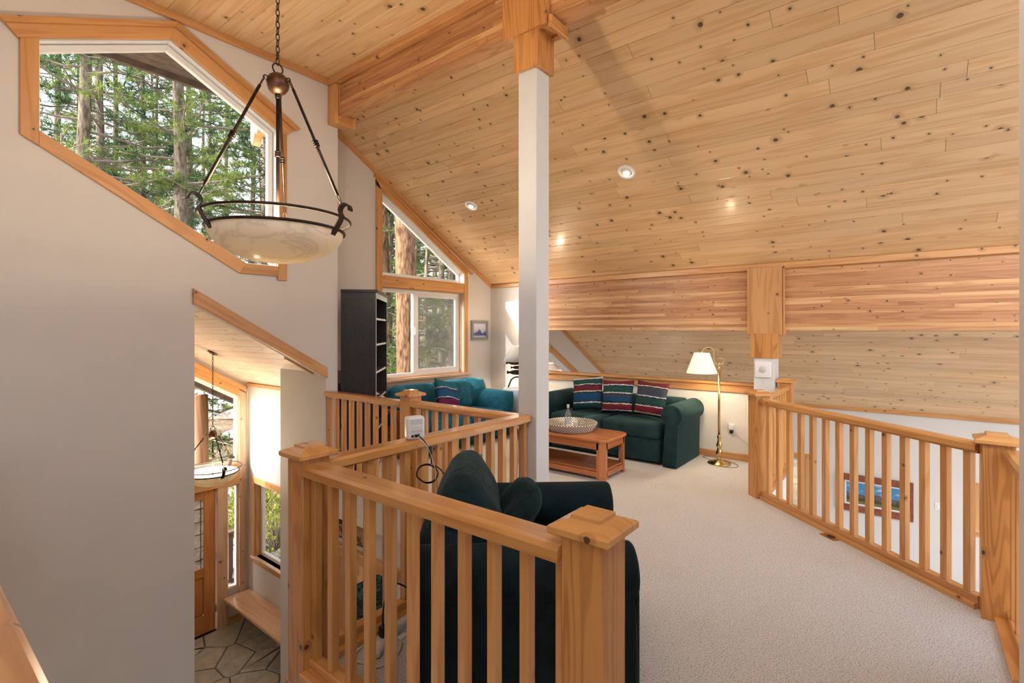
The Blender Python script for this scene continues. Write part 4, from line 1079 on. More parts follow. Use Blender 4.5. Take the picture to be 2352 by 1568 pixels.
po = bpy.data.objects.new('table_lamp_light', pd); COL.objects.link(po); po.parent = tl; po.location = (.03, -.03, .56)

# --- framed print beside the window
def framed(name, label, cx, cy, cz, w_, h_, fw, plane, fmat, pmat, mat_border=None, th=.03):
    t = thing(name, label, 'picture', (cx, cy, cz))
    outer = [(-w_ / 2, -h_ / 2), (w_ / 2, -h_ / 2), (w_ / 2, h_ / 2), (-w_ / 2, h_ / 2)]
    ring_frame('frame', outer, fw, -th, -.001, plane, fmat, t)
    q = offset_poly(outer, fw)
    if mat_border:
        ring_frame('mat_border', q, .03, -.02, -.008, plane, 'white_plastic', t); q = offset_poly(q, .03)
    e = offset_poly(q, -.002)
    slab_holes('canvas', e, [], -.012, -.004, plane, pmat, t)
    return t
framed('framed_print', 'small grey-framed blue landscape print beside the sliding window', 6.175, 5.57, 1.565, .40, .315, .045, 'y', 'frame_grey', 'painting_small')
framed('landscape_painting', 'wide red-framed mountain landscape painting on the wall below', 10.0, .455, -1.10, 1.0, .60, .10, 'x', 'frame_red', 'painting_wide', True, .05)
sw = thing('light_switch', 'white light switch plate on the far wall below', 'switch', (10.0, -.335, -1.10))
box('plate', -.008, -.0005, -.038, .038, -.06, .06, 'white_plastic', sw, .003); box('rocker', -.013, -.008, -.016, .016, -.03, .03, 'white_plastic', sw, .002)

# --- black bookcase standing across the corner (local x = width away from camera, y = depth)
bk = thing('bookcase', 'tall black bookcase angled across the corner by the window', 'bookcase', (3.305, 4.455, 0), R(45))
BWd, BD, BH = .90, .36, 2.0
# local: x 0..BWd along the open front, +y is the back (away from the opening)
box('side_panel', 0, .025, 0, BD, 0, BH - .03, 'black_wood', bk, .002); box('side_panel', BWd - .025, BWd, 0, BD, 0, BH - .03, 'black_wood', bk, .002)
for z0_, z1_ in ((.0, .08), (BH - .10, BH - .03)): box('panel_rail', -.006, 0, .03, BD - .03, z0_, z1_, 'black_wood', bk, .001)
box('panel_stile', -.006, 0, 0, .035, 0, BH - .03, 'black_wood', bk, .001); box('panel_stile', -.006, 0, BD - .035, BD, 0, BH - .03, 'black_wood', bk, .001)
box('top', -.02, BWd + .02, -.02, BD, BH - .03, BH, 'black_wood', bk, .004)
box('back_panel', .025, BWd - .025, BD - .012, BD - .002, .06, BH - .03, 'black_wood', bk)
for z in (.10, .47, .80, 1.10, 1.40, 1.68): box('shelf', .025, BWd - .025, .012, BD - .012, z, z + .022, 'black_wood', bk, .001)
for z in (.10, .47, .80, 1.10, 1.40, 1.68): box('shelf_edge', .025, BWd - .025, .008, .012, z, z + .022, 'shelf_edge', bk)
box('face_stile', 0, .022, -.004, 0, 0, BH - .03, 'shelf_edge', bk); box('top_rail', .022, BWd, -.004, 0, BH - .09, BH - .03, 'shelf_edge', bk)
def bkp(x, y, z): v = Matrix.Rotation(R(45), 3, 'Z') @ Vector((x, y, 0)); return (3.305 + v.x, 4.455 + v.y, z)
bh = thing('birdhouse', 'tiny wooden birdhouse on a bookcase shelf', 'birdhouse', bkp(.14, .09, 1.422), R(20))
prism('body', [(-.03, 0), (.03, 0), (.03, .07), (0, .105), (-.03, .07)], -.025, .025, 'palewood_x', bh)
prism('roof', [(-.04, .066), (0, .112), (.04, .066), (.036, .06), (0, .102), (-.036, .06)], -.032, .032, 'frame_brown', bh)
lathe('perch_hole', [(0, 0), (.009, 0), (.009, .002), (0, .002)], 'black_plastic', bh, (-.026, 0, .06)).rotation_euler = (0, R(-90), 0)
wt = thing('wire_tree', 'small wire tree ornament on the lower bookcase shelf', 'ornament', bkp(.12, .11, .822))
lathe('base', [(0, 0), (.03, 0), (.03, .01), (0, .01)], 'iron', wt, n=16)
tube('trunk', [(0, 0, .01), (0, 0, .25)], .003, 'iron', wt, 6)
for i in range(6):
    z = .05 + i * .035; r = .05 * (1 - i / 7)
    tube('branch', [(-r, -r * .3, z), (0, 0, z + .02), (r, r * .3, z)], .002, 'iron', wt, 5)
st_ = thing('star_ornament', 'thin metal ornament on the shelf above the birdhouse', 'ornament', bkp(.10, .10, 1.70))
lathe('base', [(0, 0), (.025, 0), (.025, .008), (0, .008)], 'iron', st_, n=16); tube('rod', [(0, 0, .008), (.01, 0, .06), (0, 0, .11)], .003, 'iron', st_, 6)

# --- hub on the beam post, router and cables on the railing
hb = thing('smart_hub', 'white square alarm hub with round button on the beam post', 'hub', (6.389, 1.335, 1.01))
box('case', -.022, -.0005, -.088, .088, .01, .195, 'white_plastic', hb, .014, 3)
bt = lathe('button', [(0, 0), (.036, 0), (.036, .004), (.026, .006), (0, .006)], 'grey_plastic', hb, (-.022, 0, .105)); bt.rotation_euler = (0, R(-90), 0)
b2 = lathe('button_ring', [(.018, 0), (.024, 0), (.024, .003), (.018, .003)], 'white_plastic', hb, (-.028, 0, .105)); b2.rotation_euler = (0, R(-90), 0)
tag(tube('hub_cable', [(6.385, 1.33, 1.01), (6.385, 1.33, .95)], .002, 'white_plastic', None, 6), 'thin white cable below the alarm hub', 'cable')
ro = thing('router', 'white router box standing on the stair railing', 'router', (1.90, 2.205, .955), R(-24))
box('case', -.052, .052, -.034, .034, .002, .128, 'white_plastic', ro, .014, 3)
box('foot', -.035, .035, -.022, .022, 0, .004, 'grey_plastic', ro)
for i in range(7): box('vent', -.034, .036, -.0352, -.0335, .086 + i * .0042, .0882 + i * .0042, 'grey_plastic', ro)
for i in range(5): box('vent', -.032, .034, -.0352, -.0335, .040 + i * .0035, .0418 + i * .0035, 'grey_plastic', ro)
for i in range(4): box('printed_mark', -.030 + i * .016, -.020 + i * .016, -.0351, -.034, .064, .068, 'grey_plastic', ro)
for i in range(3): box('printed_mark', -.030 + i * .016, -.019 + i * .016, -.0351, -.034, .072, .0745, 'grey_plastic', ro)
box('port', -.028, -.016, -.036, -.033, .016, .028, 'black_plastic', ro); box('port', .006, .018, -.036, -.033, .022, .032, 'brass', ro)
box('plug', -.012, .004, -.056, -.0345, .018, .032, 'black_plastic', ro, .003)
rx_ = 1.90 + .0
coil = []
cx, cy, cz_ = 1.925, 2.125, .765
for i in range(96):
    t = i / 32 * 2 * math.pi; k_ = i / 95
    r1 = .068 + .006 * math.sin(i * .37); coil.append((cx + r1 * math.cos(t + 1.2) * .80 + .002 * math.sin(i), cy - r1 * math.cos(t + 1.2) * .28 + .010 * math.sin(i * .21), cz_ + r1 * .74 * math.sin(t + 1.2)))
tag(tube('cable_coil', smooth_path([(1.885, 2.153, .98), (1.90, 2.12, .95), (1.925, 2.115, .90), (1.945, 2.115, .85), coil[0]], 4)[:-1] + coil + smooth_path([coil[-1], (1.985, 2.10, .79), (2.015, 2.08, .74), (2.02, 2.07, .66)], 4)[1:], .0035, 'black_plastic', None, 6),
    'coiled black cable hanging from the router', 'cable')
tag(tube('thin_cable', smooth_path([(1.875, 2.150, .972), (1.905, 2.112, .93), (1.945, 2.105, .84), (1.965, 2.10, .76), (1.962, 2.10, .68), (1.985, 2.10, .60), (1.98, 2.12, .45)]), .0016, 'white_plastic', None, 6),
    'thin white cable hanging beside the black coil', 'cable')

# --- power strips and cords on the carpet behind the front railing
ps = thing('power_strip', 'long grey power strip on the carpet beside the armchair', 'power strip', (1.775, 2.102, 0), R(2))
box('body', -.155, .155, -.027, .027, .0, .040, 'grey_plastic', ps, .006, 2)
for i in range(5):
    box('socket', -.095 + i * .05, -.075 + i * .05, -.012, .012, .0395, .0412, 'white_plastic', ps, .001)
    for dy in (-.005, .005): box('socket_slot', -.089 + i * .05, -.081 + i * .05, dy - .0012, dy + .0012, .0405, .0416, 'black_plastic', ps)
box('switch', -.142, -.122, -.012, .012, .039, .046, 'red_plastic', ps, .002)
ps2 = thing('surge_protector', 'ivory rounded surge protector with a black plug', 'power strip', (1.548, 2.055, 0), R(30))
box('body', -.085, .085, -.036, .036, .0, .036, 'ivory_plastic', ps2, .014, 3)
box('label', -.03, .02, -.012, .012, .0355, .0368, 'white_plastic', ps2)
pg = thing('black_plug', 'black power plug standing in the surge protector', 'plug', (1.582, 2.072, .036))
box('body', -.018, .018, -.018, .018, 0, .055, 'black_plastic', pg, .006, 2)
tube('cord', smooth_path([(0, 0, .055), (.0, .005, .09), (.02, .02, .14), (.05, .03, .19), (.10, .02, .22), (.16, -.04, .16), (.20, -.10, .03), (.22, -.12, .006)]), .0045, 'black_plastic', pg, 8)
tag(tube('white_cord', smooth_path([(1.478, 2.012, .015), (1.44, 2.00, .007), (1.415, 2.04, .007), (1.43, 2.09, .007), (1.48, 2.122, .007), (1.55, 2.125, .007), (1.60, 2.115, .01), (1.618, 2.10, .018)]), .0055, 'ivory_plastic', None, 8), 'ivory cord curving from the surge protector', 'cord')
tag(tube('looped_cord', smooth_path([(1.42, 1.98, .007), (1.45, 1.94, .007), (1.51, 1.925, .007), (1.58, 1.95, .007), (1.64, 2.0, .007)]), .0055, 'ivory_plastic', None, 8), 'ivory cord lying in front of the surge protector', 'cord')
tag(box('charger_brick', 1.65, 1.70, 2.02, 2.05, 0, .012, 'white_plastic', None, .004, 2), 'small white charger lying on the carpet by the power strip', 'charger')
# brass floor outlet
fo = thing('floor_outlet', 'brass floor outlet set in the carpet near the diagonal railing', 'outlet', (4.37, .0, 0))
fo.location = (4.505, .468, 0); fo.rotation_euler = (0, 0, R(47))
box('plate', -.07, .07, -.045, .045, 0, .004, 'brass', fo, .002); lathe('cover', [(0, .008), (.026, .008), (.03, .004), (0, .004)], 'bronze', fo, n=24)

# ------------------------------------------------------------------ pendants, downlights
def pendant(label, x, y, ztop, zball, zrim, r, a0, canopy_tilt=0., rb_=.055, depth=.155, watt=12):
    t = thing('pendant_light', label, 'pendant', (x, y, zrim))
    hb_ = zball - zrim
    prof = []
    for i in range(15):
        q = i / 14; prof.append((r * math.sin(q * math.pi / 2), -depth * math.cos(q * math.pi / 2)))
    prof += [(r - .004, .004)] + [((r - .008) * math.sin(q * math.pi / 2), -(depth - .008) * math.cos(q * math.pi / 2)) for q in [1 - i / 14 for i in range(15)]]
    lathe('bowl', prof, 'alabaster', t, n=56)
    def ring(name, rr, z, rad): tube(name, [(rr * math.cos(2 * math.pi * i / 64), rr * math.sin(2 * math.pi * i / 64), z) for i in range(64)], rad, 'iron', t, 8, True)
    R2 = r + .035
    ring('lower_ring', r + .006, -.004, .007); ring('upper_ring', R2, .055, .007)
    lathe('ball', [(rb_ * math.sin(a), -rb_ * math.cos(a)) for a in np.linspace(0.02, math.pi - .02, 17)], 'bronze', t, (0, 0, hb_), 28)
    stem = tube('center_stem', [(0, 0, hb_ - rb_), (0, 0, -.05)], .0085, 'iron', t, 10)
    for i in range(3): lathe('stem_collar', [(0, -.004), (.013, -.004), (.015, 0), (.013, .004), (0, .004)], 'iron', t, (0, 0, hb_ * .52 + (i - 1) * .011), 14)
    lathe('stem_cap', [(0, .012), (.012, .012), (.014, 0), (.012, -.012), (0, -.012)], 'iron', t, (0, 0, hb_ - rb_ - .008), 14)
    tube('hanging_ring', [(.026 * math.cos(q), 0, hb_ + rb_ + .022 + .026 * math.sin(q)) for q in np.linspace(0, 2 * math.pi, 25)[:-1]], .004, 'iron', t, 8, True)
    for kk in range(3):
        a = a0 + kk * 2 * math.pi / 3; d = Vector((math.cos(a), math.sin(a), 0)); s = Vector((-d.y, d.x, 0))
        # scrolled strap bracket
        path = [d * (r - .012) + Vector((0, 0, -.035)), d * (r + .012) + Vector((0, 0, .0)), d * (R2 + .004) + Vector((0, 0, .052)), d * (R2 - .004) + Vector((0, 0, .080)),
                d * (R2 + .004) + Vector((0, 0, .104)), d * (R2 + .026) + Vector((0, 0, .114)), d * (R2 + .046) + Vector((0, 0, .102)), d * (R2 + .050) + Vector((0, 0, .080))]
        sp_ = smooth_path(path, 4); vs_, fs = [], []
        hw, ht = .019, .0035
        for i, p in enumerate(sp_):
            tg = (sp_[min(i + 1, len(sp_) - 1)] - sp_[max(i - 1, 0)]).normalized(); nn = tg.cross(s).normalized()
            for (u, v) in ((-hw, -ht), (hw, -ht), (hw, ht), (-hw, ht)): vs_.append(p + s * u + nn * v)
        m_ = len(sp_)
        for i in range(m_ - 1):
            for j in range(4): fs.append((4 * i + j, 4 * i + (j + 1) % 4, 4 * i + 4 + (j + 1) % 4, 4 * i + 4 + j))
        fs += [(0, 1, 2, 3), tuple(range(4 * m_ - 4, 4 * m_))]
        br = mesh('bracket', vs_, fs, 'iron', t)
        pa = d * (rb_ + .012) + Vector((0, 0, hb_ + .01)); pb = d * (R2 + .002) + Vector((0, 0, .116))
        ax = (pb - pa); Ln = ax.length; u_ = ax.normalized()
        q0, q1 = pa + u_ * .05, pb - u_ * .05
        rod = tube('rod', [q0, q1], .0075, 'iron', t, 8)
        mid = q0.lerp(q1, .52)
        for i in range(3):
            cc = mid + u_ * ((i - 1) * .012); e1 = u_.cross(Vector((0, 0, 1))).normalized(); e2 = u_.cross(e1)
            tube('rod_collar', [cc + (e1 * math.cos(q) + e2 * math.sin(q)) * .010 for q in np.linspace(0, 2 * math.pi, 13)[:-1]], .0055, 'iron', t, 6, True)
        for (A_, B_) in ((pa, q0), (q1, pb)):
            c0 = A_.lerp(B_, .5); l_ = (B_ - A_).length / 2 + .004; side = u_.cross(Vector((0, 0, 1))).normalized()
            tube('link', [c0 + u_ * l_ * math.cos(q) + side * .009 * math.sin(q) for q in np.linspace(0, 2 * math.pi, 17)[:-1]], .0028, 'iron', t, 6, True)
        tube('eye', [d * (rb_ + .004) + Vector((0, 0, hb_ + .012)) + d * .012 * math.cos(q) + Vector((0, 0, .012 * math.sin(q))) for q in np.linspace(0, 2 * math.pi, 13)[:-1]], .003, 'iron', t, 6, True)
    z = hb_ + rb_ + .046; ztop_l = ztop - zrim; proto = None; i = 0; pitch = .031
    while z < ztop_l - .02:
        if proto is None:
            proto = tube('chain_link', [(.0085 * math.sin(q), 0, .019 * math.cos(q)) for q in np.linspace(0, 2 * math.pi, 17)[:-1]], .0026, 'iron', t, 6, True); o = proto
        else:
            o = proto.copy(); COL.objects.link(o)
        o.location = (0, 0, z + .012); o.rotation_euler = (0, 0, R(90) * (i % 2)); z += pitch; i += 1
    cn = lathe('canopy', [(0, -.022), (.03, -.02), (.06, -.008), (.066, 0), (0, 0)], 'bronze', t, (0, 0, ztop_l - .001), 24)
    cn.rotation_euler = (0, canopy_tilt, 0)
    pd = bpy.data.lights.new('pendant_bulb', 'POINT'); pd.energy = watt; pd.color = (1, .80, .55); pd.shadow_soft_size = .06
    po = bpy.data.objects.new('pendant_bulb', pd); COL.objects.link(po); po.parent = t; po.location = (0, 0, .02)
    return t
pendant('large alabaster bowl pendant on iron rods in front of the big window', 1.266, 2.511, FLATZ, 2.815, 2.075, .315, R(57), depth=.165, watt=40)
pendant('smaller alabaster bowl pendant hanging in the entry', 2.62, 6.83, EZ(2.62), .265, -.20, .285, R(30), math.atan(.58), depth=.17, watt=40)

def downlight(label, x, y):
    t = thing('recessed_light', label, 'ceiling light', (x, y, CZ(x)), 0., 'recessed lights in the sloped ceiling')
    t.rotation_euler = (0, math.atan(PITCH), 0)
    lathe('trim_ring', [(.062, -.001), (.064, -.007), (.092, -.009), (.098, -.005), (.098, .0), (.062, .0)], 'white_plastic', t, n=36)
    lathe('housing', [(.062, -.004), (.060, .012), (.02, .0125), (0, .0125)], 'white_plastic', t, n=30)
    o = lathe('eyeball', [(0, -.022), (.03, -.018), (.048, -.006), (.054, .006), (.05, .012), (0, .012)], 'white_plastic', t, (.002, 0, 0), 24)
    lathe('lens', [(0, -.0245), (.028, -.021), (.034, -.0165)], 'bulb', t, (.004, 0, 0), 24)
    sd = bpy.data.lights.new('downlight', 'SPOT'); sd.energy = 45; sd.spot_size = R(100); sd.spot_blend = .7; sd.color = (1, .82, .58); sd.shadow_soft_size = .03
    so_ = bpy.data.objects.new('downlight', sd); COL.objects.link(so_); so_.parent = t; so_.location = (.01, 0, -.04); so_.rotation_euler = (0, -math.atan(PITCH), 0)
downlight('recessed eyeball light in the sloped ceiling right of the column', 4.911, 2.342)
downlight('recessed eyeball light in the sloped ceiling near the rear window', 4.923, 4.582)

# ------------------------------------------------------------------ entry and kitchen below
bn = thing('entry_bench', 'pine plank bench along the entry side wall', 'bench', (3.31, 6.75, LOW))
for i in range(3): box('seat_plank', -.185 + i * .1235, -.185 + (i + 1) * .1235 - .002, -1.0, 1.02, .41, .45, 'palewood_y', bn, .004)
box('wall_cleat', .16, .188, -.98, 1.0, .33, .41, 'palewood_y', bn, .003); box('wall_cleat', -.15, .16, 1.0, 1.05, .33, .41, 'palewood_x', bn, .003); box('bracket', -.15, -.10, -.5, -.47, .33, .41, 'palewood_z', bn, .003)
tag(box('baseboard_entry', 3.22, 3.36, 7.832, 7.85, LOW, LOW + .11, 'trim_x', None, .004), 'pine baseboard under the sidelight window', 'baseboard', kind='structure')
stp = thing('stair_landing', 'orange pine stair nosing at the bottom of the opening', 'stair', (2.55, 3.75, -1.45))
box('tread', -.37, .34, -.45, .45, 0, .045, 'rail_x', stp, .01, 2); box('riser', -.36, .34, .40, .42, -.20, 0, 'wall', stp)
box('support', -.33, .30, -.40, .38, LOW + 1.45, 0, 'wall', stp)
# sign on the stairwell wall
sg = thing('wall_sign', 'brown painted sign with red letters on the stairwell wall', 'sign', (2.97, 4.36, -.44))
box('board', -.02, -.001, -.27, .27, -.105, .105, 'sign_board', sg, .003)
box('border', -.023, -.019, -.27, .27, .085, .105, 'black_plastic', sg); box('border', -.023, -.019, -.27, .27, -.105, -.09, 'black_plastic', sg)
box('picture_block', -.0235, -.019, .15, .262, .035, .085, 'slate_dark', sg)
te = (R(90), 0, R(-90))
text_mesh('lettering', 'SV', .085, 'sign_letter', sg, (-.0215, .245, -.045), te); text_mesh('lettering', 'SIN', .085, 'sign_letter', sg, (-.0215, .05, .01), te)
text_mesh('lettering', 'CAL', .085, 'sign_letter', sg, (-.0215, -.005, -.078), te)
tag(box('trim_ledge', 2.90, 2.97, 3.62, 4.66, -.70, -.60, 'trim_y', None, .006), 'pine header ledge over the kitchen pass-through', 'trim', kind='structure')
tag(box('trim_jamb', 2.93, 3.06, 4.50, 4.57, -2.1, -.70, 'trim_z', None, .004), 'pine jamb at the side of the pass-through', 'trim', kind='structure')
kc = thing('kitchen_counter', 'kitchen counter with dark green marble top seen through the pass-through', 'counter', (4.3, 5.25, LOW + .01))
box('cabinet_body', -1.2, 1.2, -.30, .30, .0, .80, 'door_z', kc, .005); box('countertop', -1.22, 1.22, -.33, .31, .80, .84, 'counter_green', kc, .005)
box('backsplash', -1.22, 1.22, .295, .315, .84, 1.40, 'marble_green', kc)
ku = thing('kitchen_cabinet', 'pine wall cabinet above the green backsplash', 'cabinet', (4.0, 5.42, LOW + 1.25))
box('body', -.9, .9, -.16, .148, 0, .80, 'trim_z', ku, .003)
for i in range(4):
    d_ = box('door', -.88 + i * .44, -.46 + i * .44, -.185, -.162, .01, .79, 'trim_z', ku, .003)
    box('raised_panel', -.145, .145, -.018, -.0118, -.30, .30, 'trim_z', d_, .003)
bag = thing('backpack', 'black patterned bag on the floor of the room below', 'bag', (9.60, -.93, LOW))
bo_ = box('body', -.18, .18, -.16, .16, 0, .58, 'slate_dark', bag, .10, 4); tube('handle', smooth_path([(-.06, 0, .56), (-.05, 0, .63), (.05, 0, .63), (.06, 0, .56)]), .012, 'slate_dark', bag, 8)
box('pocket', -.215, -.16, -.12, .12, .05, .32, 'frame_grey', bag, .03, 3)

# ------------------------------------------------------------------ unseen side of the house, so that the sun stays outside
tag(box('wall_under', -2.2, 1.30, .50, .61, LOW, -.30, 'wall'), 'stairwell wall under the landing where the camera stands', 'wall', kind='structure')
tag(box('wall_back', -2.32, -2.2, -7.0, 4.87, LOW, 4.4, 'wall'), 'wall behind the camera, out of view', 'wall', kind='structure')

# ------------------------------------------------------------------ outside: slope, trees, rocks
def HZ(x, y):
    s = max(0., min(y, 34.) - 8.6)
    e = max(0., x - 13.0)
    return -3.0 + .20 * s + .07 * min(e, 30) * (1 if y < 8 else .3) + .12 * math.sin(x * .7 + y * .3) * min(1, s / 3) + .10 * math.sin(y * 1.1 - x * .4) * min(1, s / 3)
gx = np.concatenate([np.linspace(-60, -10, 14), np.linspace(-8, 24, 50), np.linspace(27, 70, 12)]); gy = np.concatenate([np.linspace(-60, -6, 14), np.linspace(-4, 36, 60), np.linspace(40, 90, 10)])
vs_ = [(x, y, HZ(x, y)) for y in gy for x in gx]; nx_ = len(gx)
fs = [(j * nx_ + i, j * nx_ + i + 1, (j + 1) * nx_ + i + 1, (j + 1) * nx_ + i) for j in range(len(gy) - 1) for i in range(nx_ - 1)]
tag(mesh('ground', vs_, fs, 'soil', None, (0, 0, 0), None, True), 'brown earth slope outside the windows', 'ground', kind='structure')

def needle_mesh(name, centers, dirs, lens, k, wid, spread, mat, seed):
    g = np.random.default_rng(seed); n = len(centers)
    C = np.repeat(centers, k, 0); D = np.repeat(dirs, k, 0); Ls = np.repeat(lens, k) * g.uniform(.7, 1.15, n * k)
    v = g.normal(size=(n * k, 3)); d = D + v * spread; d /= np.linalg.norm(d, axis=1)[:, None]
    C = C + D * g.uniform(-.5, .3, (n * k, 1)) * Ls[:, None]
    p = np.cross(d, g.normal(size=(n * k, 3))); p /= np.linalg.norm(p, axis=1)[:, None] + 1e-9
    wv = p * (wid * g.uniform(.6, 1.2, (n * k, 1)))
    V = np.stack([C - wv, C + wv, C + d * Ls[:, None]], 1).reshape(-1, 3)
    me = bpy.data.meshes.new(name); m_ = n * k
    me.vertices.add(3 * m_); me.vertices.foreach_set('co', V.astype(np.float32).ravel())
    me.loops.add(3 * m_); me.loops.foreach_set('vertex_index', np.arange(3 * m_, dtype=np.int32))
    me.polygons.add(m_); me.polygons.foreach_set('loop_start', np.arange(0, 3 * m_, 3, dtype=np.int32)); me.polygons.foreach_set('loop_total', np.full(m_, 3, np.int32))
    me.update(); me.materials.append(M[mat]); return me
def tree(label, name, x, y, r, hgt, clear, nbr, blen, mat_b, mat_n, seed, tuft=.20, group=None, lean=0., dense=1., kn=13):
    g = random.Random(seed)
    z0 = HZ(x, y) - .15
    t = thing(name, label, 'tree', (x, y, z0), g.uniform(0, 6.28), group)
    pts = []; rads = []
    for i in range(15):
        q = i / 14; pts.append((lean * q * hgt + .05 * math.sin(q * 9 + seed), .05 * math.cos(q * 7 + seed), q * hgt)); rads.append(r * (1.18 if i == 0 else 1) * (1 - .82 * q) if False else r * (1 - .75 * q ** 1.2))
    tube('trunk', pts, rads, mat_b, t, 16)
    BV, BF, cs, ds, ls = [], [], [], [], []
    for i in range(nbr):
        q = clear + (1 - clear) * (i + g.random()) / nbr; z = q * hgt
        a = g.uniform(0, 2 * math.pi); bl = blen * (1.05 - .8 * max(0, (q - clear) / (1 - clear + 1e-6)) ** 1.4) * g.uniform(.6, 1.15)
        d = Vector((math.cos(a), math.sin(a), 0)); up0 = g.uniform(-.25, .30)
        p = [Vector((lean * z, 0, z)) + d * bl * s + Vector((0, 0, bl * (up0 * s + g.uniform(-.05, .25) * s * s))) + Vector((g.uniform(-1, 1), g.uniform(-1, 1), g.uniform(-.6, .6))) * .06 * bl * s for s in (0, .25, .5, .75, 1)]
        v, f = tube_data(p, [.030 * bl * .45 * (1 - .8 * s) + .004 for s in (0, .25, .5, .75, 1)], 4, False, len(BV)); BV += v; BF += f
        nt_ = int(dense * (10 + 11 * bl))
        for _ in range(nt_):
            s = g.uniform(.28, 1.0) ** .8; k_ = min(3, int(s * 4)); b0 = p[k_].lerp(p[k_ + 1], s * 4 - k_)
            side = Vector((g.uniform(-1, 1), g.uniform(-1, 1), g.uniform(-.5, .8))); side = side.normalized() * g.uniform(.05, .38) * (bl * .45)
            tip = b0 + side + d * .12
            if g.random() < .5:
                v, f = tube_data([b0, b0.lerp(tip, .5) + Vector((0, 0, g.uniform(-.04, .04))), tip], [.009, .006, .003], 3, False, len(BV)); BV += v; BF += f
            cs.append(tip); ds.append((side.normalized() * .7 + d * .6 + Vector((0, 0, .25))).normalized()); ls.append(tuft * g.uniform(.7, 1.2))
    # dead twigs on the lower stem
    for i in range(int(nbr * .5)):
        z = g.uniform(.12, max(.2, clear + .2)) * hgt; a = g.uniform(0, 6.28); d = Vector((math.cos(a), math.sin(a), g.uniform(-.3, .3))); l_ = g.uniform(.3, blen * .75)
        p = [Vector((lean * z, 0, z)) + d * l_ * s + Vector((g.uniform(-1, 1), g.uniform(-1, 1), g.uniform(-1, 1))) * .10 * s * l_ for s in (0, .3, .6, 1)]
        v, f = tube_data(p, [.014, .011, .008, .004], 3, False, len(BV)); BV += v; BF += f
    o = mesh('branches', BV, BF, 'twig', t); o['kind'] = 'stuff'
    if cs:
        me = needle_mesh('foliage', np.array([tuple(c) for c in cs]), np.array([tuple(c) for c in ds]), np.array(ls), kn, .007, .55, mat_n, seed)
        o = link('foliage', me, None, t); o['kind'] = 'stuff'
    return t
def place(src, label, x, y, s, rz, group):
    t = copy_tree(src); t.location = (x, y, HZ(x, y) - .15); t.scale = (s, s, s); t.rotation_euler = (0, 0, rz); tag(t, label, 'tree', group); return t
GRP = 'pines beyond the house'
def ray_xy(px, dist):
    """ground position seen at horizontal picture coordinate px, dist metres along the view axis"""
    u = (px - 1176) / 1157; a = R(38.3); return (dist * (math.cos(a) + u * math.sin(a)), dist * (math.sin(a) - u * math.cos(a)))
x, y = ray_xy(192, 8.6); tA = tree('pine with pale bark, leftmost trunk in the big window', 'pine_tree', x, y, .135, 15, .33, 62, 2.0, 'bark', 'needles', 11, group=GRP)
x, y = ray_xy(408, 9.6); tB = tree('pine with pale straight trunk in the middle of the big window', 'pine_tree', x, y, .150, 16, .42, 58, 2.1, 'bark', 'needles', 23, group=GRP)
x, y = ray_xy(436, 14.5); tC = tree('thin dark pine just right of the middle trunk in the big window', 'pine_tree', x, y, .11, 17, .30, 64, 1.9, 'bark', 'needles_dark', 31, group=GRP)
x, y = ray_xy(930, 8.6); tD = tree('thick brown ponderosa trunk close outside the sliding window', 'pine_tree', x, y, .215, 19, .62, 30, 2.4, 'bark_red', 'needles', 47, group=GRP)
x, y = ray_xy(1010, 11.0); tE = tree('leafy young fir behind the insect screen', 'fir_tree', x, y, .10, 10, .10, 90, 2.0, 'bark', 'needles', 53, tuft=.16, group=GRP)
x, y = ray_xy(985, 9.8); tG = tree('fir sapling with bright tips right of the ponderosa trunk', 'fir_tree', x, y, .07, 8, .06, 80, 1.5, 'bark', 'needles', 71, tuft=.15, group=GRP)
x, y = ray_xy(606, 11.6); tF = tree('bright green fir at the right side of the big window', 'fir_tree', x, y, .11, 11, .08, 100, 2.1, 'bark', 'needles', 61, tuft=.17, group=GRP)
place(tC, 'slender pine between the two pale trunks in the big window', *ray_xy(325, 14), .9, 1.2, GRP)
place(tC, 'slender pine behind the leftmost trunk in the big window', *ray_xy(262, 17), 1.0, 2.9, GRP)
place(tD, 'grey pine trunk at the left edge of the upper sloped window', *ray_xy(880, 11.5), .9, 2.0, GRP)
srcs = [tA, tB, tC, tE, tF]
i = 0
for px, dd in ((60, 12), (130, 15), (235, 12.5), (300, 19), (360, 17), (480, 25), (520, 28), (578, 19), (95, 21), (420, 23), (640, 18), (180, 24), (350, 26), (600, 25), (860, 17), (895, 13), (1040, 12), (1075, 18), (960, 15), (960, 20), (1060, 15), (1000, 26), (1120, 22), (30, 17), (270, 30), (470, 30)):
    place(srcs[i % 5], 'tall evergreen in the forest behind the nearer trunks', *ray_xy(px, dd), .85 + .3 * rnd.random(), rnd.uniform(0, 6.28), GRP); i += 1

# rocks on the slope in front of the entry
def rock_mesh(seed, n=1):
    g = random.Random(seed); bm = bmesh.new(); bmesh.ops.create_icosphere(bm, subdivisions=2, radius=1)
    for v in bm.verts:
        k_ = 1 + .22 * math.sin(v.co.x * 3 + seed) * math.cos(v.co.y * 2.7 + seed * 2) + g.uniform(-.06, .06); v.co *= k_
    me = bpy.data.meshes.new('rock'); bm.to_mesh(me); bm.free(); me.materials.append(M['rock']); return me
rms = [rock_mesh(s) for s in (1, 2, 3, 4)]
def rock(x, y, sx, sy, sz, label, grp='rocks on the slope outside the entry'):
    o = bpy.data.objects.new('rock', rms[rnd.randrange(4)]); COL.objects.link(o); o.location = (x, y, HZ(x, y) + sz * .25); o.scale = (sx, sy, sz)
    o.rotation_euler = (rnd.uniform(-.2, .2), rnd.uniform(-.2, .2), rnd.uniform(0, 6.28)); tag(o, label, 'rock', grp)
